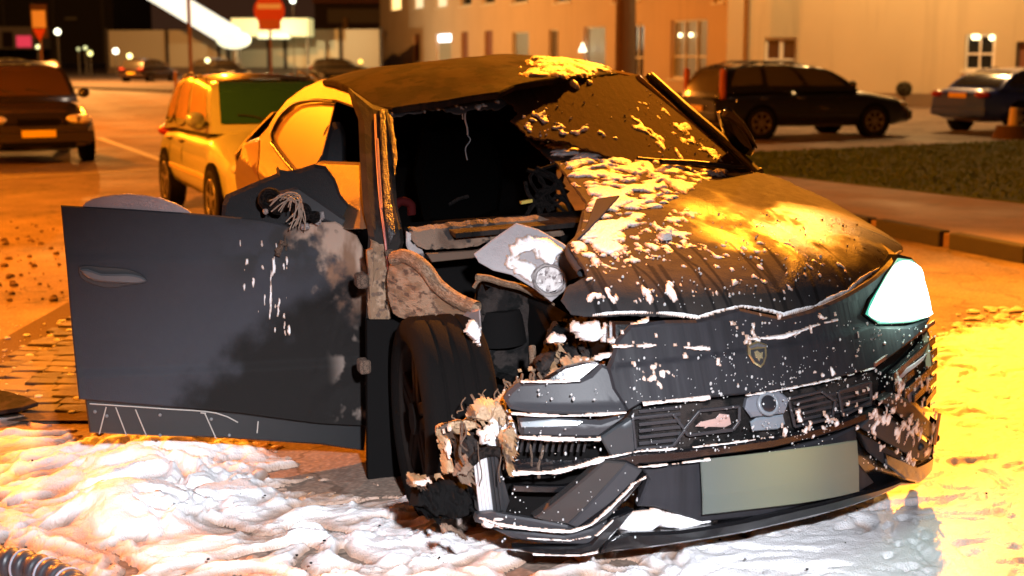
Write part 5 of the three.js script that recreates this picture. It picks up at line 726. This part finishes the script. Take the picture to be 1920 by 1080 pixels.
// ================================================================ the other cars (local axes: +z forward, +x to the car's left)
const curve = (pts) => s => { for (let i = 0; i + 1 < pts.length; i++) if (s <= pts[i + 1][0]) { const t = clamp((s - pts[i][0]) / (pts[i + 1][0] - pts[i][0])); const u = t * t * (3 - 2 * t); return lerp(pts[i][1], pts[i + 1][1], lerp(t, u, .5)); } return pts[pts.length - 1][1]; };
function makeCar(name, label, o) {
  const t = thing(name, label, 'car'), { L, W, H, belt, top, gh, paint, dark = M_black } = o, hw = W / 2, topF = curve(top), wid = curve(o.width || [[0, .86], [.08, .97], [.3, 1], [.75, 1], [.93, .95], [1, .82]]), bot = curve(o.bottom || [[0, .34], [.08, .24], [.9, .2], [1, .26]]);
  const pt = (s, th) => { const y0 = bot(s), y1 = topF(s), ym = (y0 + y1) / 2, c = Math.cos(th), n = Math.sin(th), w = hw * wid(s); return new V(Math.sign(c) * Math.abs(c) ** .32 * w * (n > 0 ? 1 - .10 * n * n : 1 - .05 * n * n), ym + Math.sign(n) * Math.abs(n) ** .6 * (y1 - y0) / 2, (s - .5) * L); };
  const endcap = s => sheet(10, 10, (u, v) => { const a = pt(s, 0), y0 = bot(s), y1 = topF(s), n = v * 2 - 1, th = Math.asin(clamp(Math.sign(n) * Math.abs(n) ** (1 / .6), -1, 1)), p = pt(s, th), q = pt(s, Math.PI - th); return p.lerp(q, u); });
  obj('body', [clean(sheet(48, 60, (u, v) => pt(v, u * Math.PI * 2), [3, 4])), clean(endcap(0)), clean(endcap(1))], paint, t);
  // cabin
  const [b0, r0, r1, b1] = gh, wb = hw * .93, wr = hw * (o.roofW || .70);
  const cab = (k, v, side) => { const s = lerp(lerp(b0, b1, k), lerp(r0, r1, k), v), yb = topF(lerp(b0, b1, k)) - .03, yr = H - .05 * ((k - .5) * 2) ** 2 - (o.drop || 0) * (1 - k) ** 2; const vv = v; return new V(side * lerp(wb, wr, vv ** 1.15) * (1 - .06 * Math.abs(k - .5) * 2), lerp(yb, yr, Math.sin(vv * Math.PI / 2) ** .9), (s - .5) * L); };
  const roofS = (u, k) => { const p = cab(k, 1, 1), x = (u * 2 - 1); return new V(p.x * x, p.y + .035 * (1 - x * x), p.z); };
  obj('cabin', [1, -1].map(sd => clean(sheet(24, 14, (u, v) => cab(u, v, sd)))).concat([0, 1].map(k => clean(sheet(14, 14, (u, v) => { const a = cab(k, v, 1), b = cab(k, v, -1), x = u * 2 - 1, p = a.lerp(b, u); p.z += (k ? 1 : -1) * .07 * (1 - x * x) * (1 - v * .3); return p; })))), o.cabinPaint || paint, t);
  const rf = obj('roof', clean(sheet(16, 24, roofS, [2, 3])), o.roofPaint || paint, t);
  if (o.rails) for (const sd of [1, -1]) obj('roof_rail', tube([0, .25, .5, .75, 1].map(k => { const p = cab(lerp(.12, .9, k), 1, sd); p.x *= .93; p.y += k === 0 || k === 1 ? .01 : .07; return p; }), .018), o.railM || M_black, t);
  const glassM = o.glass || M_glassD;
  for (const sd of [1, -1]) for (const [k0, k1, v0, v1] of o.sideWin) { const w = obj('side_window', clean(sheet(10, 8, (u, v) => { const k = lerp(k0, k1, u), p = cab(k, lerp(v0, v1, v), sd); p.x += sd * .006; return p; })), sd < 0 && o.glassR ? o.glassR : glassM, t); obj('window_trim', tube([[k0, v0], [k0, v1], [k1, v1], [k1, v0]].map(([k, v]) => { const p = cab(k, v, sd); p.x += sd * .008; return p; }), .012, 40, 5, true), M_black, w); }
  for (const k of [0, 1]) { const fw = (u, v) => { const vv = lerp(.1, .92, v), a = cab(k, vv, 1), b = cab(k, vv, -1), uu = lerp(.06, .94, u), x = uu * 2 - 1, p = a.lerp(b, uu); p.z += (k ? 1 : -1) * (.07 * (1 - x * x) * (1 - vv * .3) + .012); p.y += .004; return p; }; obj(k ? 'windscreen' : 'rear_window', clean(sheet(14, 10, fw)), (k ? o.screenM : o.rearM) || glassM, t); if (k) for (const s of [.25, .62]) obj('wiper', tube([fw(s, .02), fw(s + .12, .1), fw(s + .25, .13)].map(p => { p.z += .02; return p; }), .008, 8, 5), M_black, t); }
  // wheels
  const wr_ = o.wheelR || .32, zs = o.axles;
  for (const z of zs) for (const sd of [1, -1]) {
    const ar = new THREE.CylinderGeometry(wr_ * 1.14, wr_ * 1.14, .16, 32); ar.rotateZ(Math.PI / 2); ar.translate(sd * (hw - .072), wr_ * 1.02, z); obj('wheel_arch', clean(ar), M_soot, t);
    const w = new THREE.Group(); w.name = 'wheel'; w.position.set(sd * (hw - .09), wr_, z); t.add(w); obj('tyre', tyreGeo(wr_, .21, wr_ * .66).scale(1, 1, 1), M_rubber, w);
    const rim = [], cc = new THREE.CylinderGeometry(wr_ * .2, wr_ * .24, .03, 16); cc.rotateZ(Math.PI / 2); cc.translate(sd * .085, 0, 0); rim.push(clean(cc)); const rg = new THREE.TorusGeometry(wr_ * .62, wr_ * .05, 8, 32); rg.rotateY(Math.PI / 2); rg.translate(sd * .09, 0, 0); rim.push(clean(rg));
    for (let i = 0; i < (o.spokes || 5); i++) { const g = new RoundedBoxGeometry(.03, wr_ * .58, wr_ * .16, 1, .01); g.translate(sd * .085, wr_ * .36, 0); g.rotateX(i / (o.spokes || 5) * Math.PI * 2); rim.push(clean(g)); } obj('rim', rim, o.rimM || M_metal, w); const dk = new THREE.CylinderGeometry(wr_ * .62, wr_ * .62, .02, 28); dk.rotateZ(Math.PI / 2); dk.translate(sd * .03, 0, 0); obj('brake_disc', clean(dk), M_soot, w);
  }
  const ell = (x, y, z, a, b, c) => { const g = new THREE.SphereGeometry(1, 24, 16); g.scale(a, b, c); g.translate(x, y, z); return clean(g); };
  const zf = L / 2, zr = -L / 2, yl = o.lightY || .66, yt = o.tailY || .85;
  for (const sd of [1, -1]) {
    const hl = obj('headlight', ell(sd * hw * .68, yl, zf - .22, hw * .24, .085, .2), o.headM || mat([.5, .5, .5], .15), t); if (o.headParts) obj('bulb', ell(sd * hw * .66, yl + .01, zf - .06, .05, .05, .05), M_chrome, hl);
    obj('tail_light', o.tallTail ? bx(.14, .62, .12, sd * (hw * .86), yt, zr + .16, .05) : ell(sd * hw * .72, yt, zr + .06, hw * .22, .085, .14), o.tailM || mat([.30, .02, .015], .25), t);
    const p = cab(.93, .08, sd); const mr = obj('mirror', ell(p.x + sd * .13, p.y + .06, p.z + .05, .10, .085, .07), o.mirrorM || paint, t); obj('mirror_stalk', bar(new V(p.x, p.y + .02, p.z + .05), new V(p.x + sd * .1, p.y + .03, p.z + .05), .03), M_black, mr);
    for (const k of o.handles || [.32, .58]) { const s = lerp(b0, b1, k); const d = obj('door', tube([pt(s + .015, sd > 0 ? .5 : Math.PI - .5), pt(s + .015, sd > 0 ? .1 : Math.PI - .1), pt(s + .012, sd > 0 ? -.5 : Math.PI + .5)].map(q => { q.x += sd * .002; return q; }), .006, 12, 5), M_black, t); const q = pt(s - .012, sd > 0 ? .42 : Math.PI - .42); obj('handle', bx(.035, .035, .17, q.x + sd * .012, q.y, q.z, .012), o.handleM || paint, d); }
    obj('side_strip', bx(.018, o.stripH || .05, L * .5, sd * (hw - .004), o.stripY || .52, 0, .006), o.stripM || M_black, t);
  }
  obj('grille', bx(W * .34, .11, .05, 0, yl - .02, zf + .0, .02), M_soot, t); obj('lower_intake', bx(W * .6, .12, .06, 0, .34, zf - .005, .03), M_soot, t);
  obj('front_plate', bx(.52, .115, .02, 0, o.plateY || .47, zf + .035, .006), mat([.95, .70, .03], .5), t); obj('rear_plate', bx(.52, .115, .02, 0, o.rearPlateY || .62, zr - .02, .006), mat([.75, .46, .03], .5), t);
  obj('front_bumper', bx(W * .9, .2, .1, 0, .44, zf - .02, .05), o.bumperM || paint, t); obj('rear_bumper', bx(W * .9, .2, .1, 0, .48, zr + .02, .05), o.bumperM || paint, t);
  return t;
}
const place = (t, p, yaw) => { t.position.set(p.x, 0, p.z); t.rotation.y = yaw; };
const carPaint = (c, r = .3, m = .3) => new THREE.MeshPhysicalMaterial({ color: rgb(...c), roughness: r, metalness: m, clearcoat: .8, clearcoatRoughness: .08, side: THREE.DoubleSide, bumpMap: T_grain, bumpScale: .0004 });
const HATCH = { L: 4.2, W: 1.74, H: 1.46, top: [[0, .80], [.05, .92], [.3, .97], [.66, .97], [.72, .98], [.93, .82], [1, .66]], gh: [.02, .13, .50, .71], sideWin: [[.10, .30, .12, .86], [.34, .60, .10, .88], [.64, .92, .10, .86]], axles: [-1.32, 1.24] };
const ESTATE = { L: 4.7, W: 1.8, H: 1.49, top: [[0, .84], [.04, .95], [.3, .99], [.68, .98], [.74, .97], [.93, .83], [1, .64]], gh: [.015, .10, .50, .72], sideWin: [[.07, .30, .16, .82], [.34, .60, .12, .86], [.64, .93, .12, .84]], axles: [-1.35, 1.36] };
// golden-lit car right behind the burnt one
{
  const t = makeCar('parked_car', 'gold-lit silver hatchback with black roof right behind the burnt car', { ...HATCH, L: 4.1, H: 1.50, W: 1.74, paint: carPaint([.38, .42, .27], .32, .1), cabinPaint: carPaint([.38, .42, .27], .3, .1), roofPaint: carPaint([.02, .02, .022], .3), glassR: mat([.42, .27, .10], .25, { metalness: .2 }), screenM: mat([.015, .06, .05], .12, {}), stripM: mat([.55, .42, .2], .3), mirrorM: mat([.30, .36, .38], .2, { metalness: .3 }), handleM: M_black, headParts: 1 });
  const rear = G(312, 388); t.rotation.y = .06; const off = new V(-.87, 0, -1.32).applyEuler(t.rotation); t.position.set(rear.x - off.x, 0, rear.z - off.z);
}
{
  const t = makeCar('dark_hatchback', 'dark hatchback facing the camera on the left with yellow number plate', { ...HATCH, L: 4.3, W: 1.9, H: 1.60, paint: carPaint([.045, .034, .028], .2), glass: mat([.10, .055, .02], .12), headM: mat([.9, .8, .75], .3), headParts: 1, plateY: .50, lightY: .70 });
  const fr = G(166, 304); t.rotation.y = .10; const off = new V(.80, 0, 1.80).applyEuler(t.rotation); t.position.set(fr.x - off.x, 0, fr.z - off.z);
}
{
  const t = makeCar('dark_estate', 'dark estate car with tall tail lights parked side-on before the cream house', { ...ESTATE, rails: 1, tallTail: 1, tailY: 1.12, tailM: mat([.42, .10, .03], .3), paint: carPaint([.016, .016, .018], .35, .1), glass: mat([.10, .09, .06], .2), handleM: M_chrome, headM: mat([.5, .45, .35], .2), wheelR: .33, rimM: mat([.30, .26, .2], .4, { metalness: .5 }), spokes: 7, headParts: 1 });
  const a = G(1408, 256), b = G(1634, 256), d = b.clone().sub(a); const R0 = new V(1, 0, 0).applyQuaternion(camera.quaternion), hd = R0.clone().multiplyScalar(Math.cos(.36)).add(new V(R0.z, 0, -R0.x).multiplyScalar(Math.sin(.36))), k = d.length() / 2.71 / Math.cos(.36) * 1.0; t.rotation.y = Math.atan2(hd.x, hd.z); t.scale.setScalar(k); const off = new V(-.81, 0, 1.36).multiplyScalar(k).applyEuler(t.rotation); t.position.set(b.x - off.x, 0, b.z - off.z);
}
{
  const t = makeCar('blue_saloon', 'dark blue saloon with red tail light, cut off by the right edge', { ...ESTATE, H: 1.42, top: [[0, .90], [.03, .99], [.12, 1.0], [.3, .97], [.68, .95], [.74, .95], [.93, .8], [1, .64]], gh: [.10, .26, .52, .72], drop: .02, paint: carPaint([.03, .07, .55], .3, .1), glass: mat([.04, .045, .06], .15), wheelR: .34, rimM: mat([.5, .46, .36], .35, { metalness: .5 }), handleM: M_chrome, tailY: .86, rearPlateY: .84 });
  const a = G(1905, 250); t.rotation.y = 1.72; const off = new V(-.81, 0, -1.35).applyEuler(t.rotation); t.position.set(a.x - off.x, 0, a.z - off.z);
}
{ // distant parked cars
  const mk = (name, label, px, py, yaw, c, H = 1.45) => { const t = makeCar(name, label, { ...HATCH, H, paint: carPaint(c, .35), glass: mat([.03, .025, .02], .2) }); place(t, G(px, py), yaw); t.userData.group = 'small parked cars far down the street'; return t; };
  mk('distant_car', 'small dark car far off beside the fence, left of the thin lamp post', 281, 156, 2.5, [.03, .014, .012]);
  mk('distant_car', 'small dark car far off showing above the golden car', 415, 156, .5, [.02, .018, .02]);
  mk('distant_car', 'small dark car far off just above the roof edge of the burnt car', 642, 150, 1.2, [.018, .016, .014]);
  const c = mk('pale_car', 'pale greenish car roof showing behind the dark hatchback on the left', 40, 150, 1.3, [.30, .27, .13]); c.userData.group = undefined; delete c.userData.group;
}

// ---------------------------------------------------------------- small things on the ground
{ // ribbed hose, bottom left corner
  const pts = [[-260, 1040], [-120, 1040], [0, 1052], [70, 1068], [130, 1096], [240, 1190]].map(p => { const g = G(p[0], p[1], .125); return g; }), c = new THREE.CatmullRomCurve3(pts), n = 420, fr = c.computeFrenetFrames(n), len = c.getLength();
  const g = sheet(20, n, (u, v) => { const i = Math.round(v * n), p = c.getPointAt(v), r = .046 + .0055 * Math.sign(Math.sin(v * len / .032 * Math.PI)) * Math.abs(Math.sin(v * len / .032 * Math.PI)) ** .5; const a = u * Math.PI * 2; return p.addScaledVector(fr.normals[i], Math.cos(a) * r).addScaledVector(fr.binormals[i], Math.sin(a) * r); });
  const h = obj('ribbed_hose', g, mat([.045, .045, .055], .4)); tag(h, 'dark grey ribbed hose lying in the foam at the bottom left corner', 'hose');
  const rings = []; for (let i = 0; i < len / .128; i++) { const v = (i + .5) * .128 / len; if (v > 1) break; const p = c.getPointAt(v), tan = c.getTangentAt(v), q = new THREE.TorusGeometry(.050, .0045, 8, 24); q.applyMatrix4(new THREE.Matrix4().lookAt(new V(), tan, eY).setPosition(p)); obj('ring', clean(q), mat([.34, .34, .4], .4), h); }
}
{ // flat black scrap at the left edge
  const sh = FGR; const o = obj('scrap_panel', slab(new Frame(I4, eX, nZ, eY, (a, b) => .05 + .03 * Math.sin(a * 5)), [[-80, 720], [10, 732], [52, 744], [72, 754], [40, 764], [0, 770], [-80, 776]], { th: .02, edge: .06, bev: .004 }), M_char); tag(o, 'flat black burnt scrap with a pointed end at the left edge', 'scrap');
}
{ // loose clots of foam past the edge of the blanket, and rubble on the left
  const R = rng(71), L = []; for (let i = 0; i < 230; i++) { const t = R(), p = G(lerp(1765, 1990, t), lerp(640, 600, t) - R() ** 2 * 60 + 14, .006); L.push([p, .005 + R() ** 2 * .03, 1.6]); }
  for (let i = 0; i < 150; i++) { const p = G(-40 + R() * 190, 600 + R() * 175, .016); L.push([p, .003 + R() ** 4 * .018, 1.5]); }
  const g = blobs(L.map(([p, r, s]) => [p, r * .55, s * 1.7])); tag(obj('foam_clots', g, M_foam), 'small loose clots of foam lying beyond the edge of the foam blanket', 'foam', null, 'stuff');
  const Q = []; for (let i = 0; i < 110; i++) { const p = G(-30 + R() * 150, 415 + R() * 150, .002); Q.push([p, .003 + R() ** 3 * .020, 1.5]); } tag(obj('rubble', blobs(Q), M_brown), 'dark burnt crumbs strewn on the street left of the open door', 'debris', null, 'stuff');
}
{ // crumbs of dirt in the foam
  const R = rng(64), L = []; for (let i = 0; i < 50; i++) { const p = G(R() * 1900, 860 + R() * 220, .045); L.push([p, .001 + R() * .0025, 1.6]); } tag(obj('soot_crumbs', blobs(L), M_char), 'black crumbs scattered on the foam', 'debris', null, 'stuff');
}
renderer.render(scene, camera);
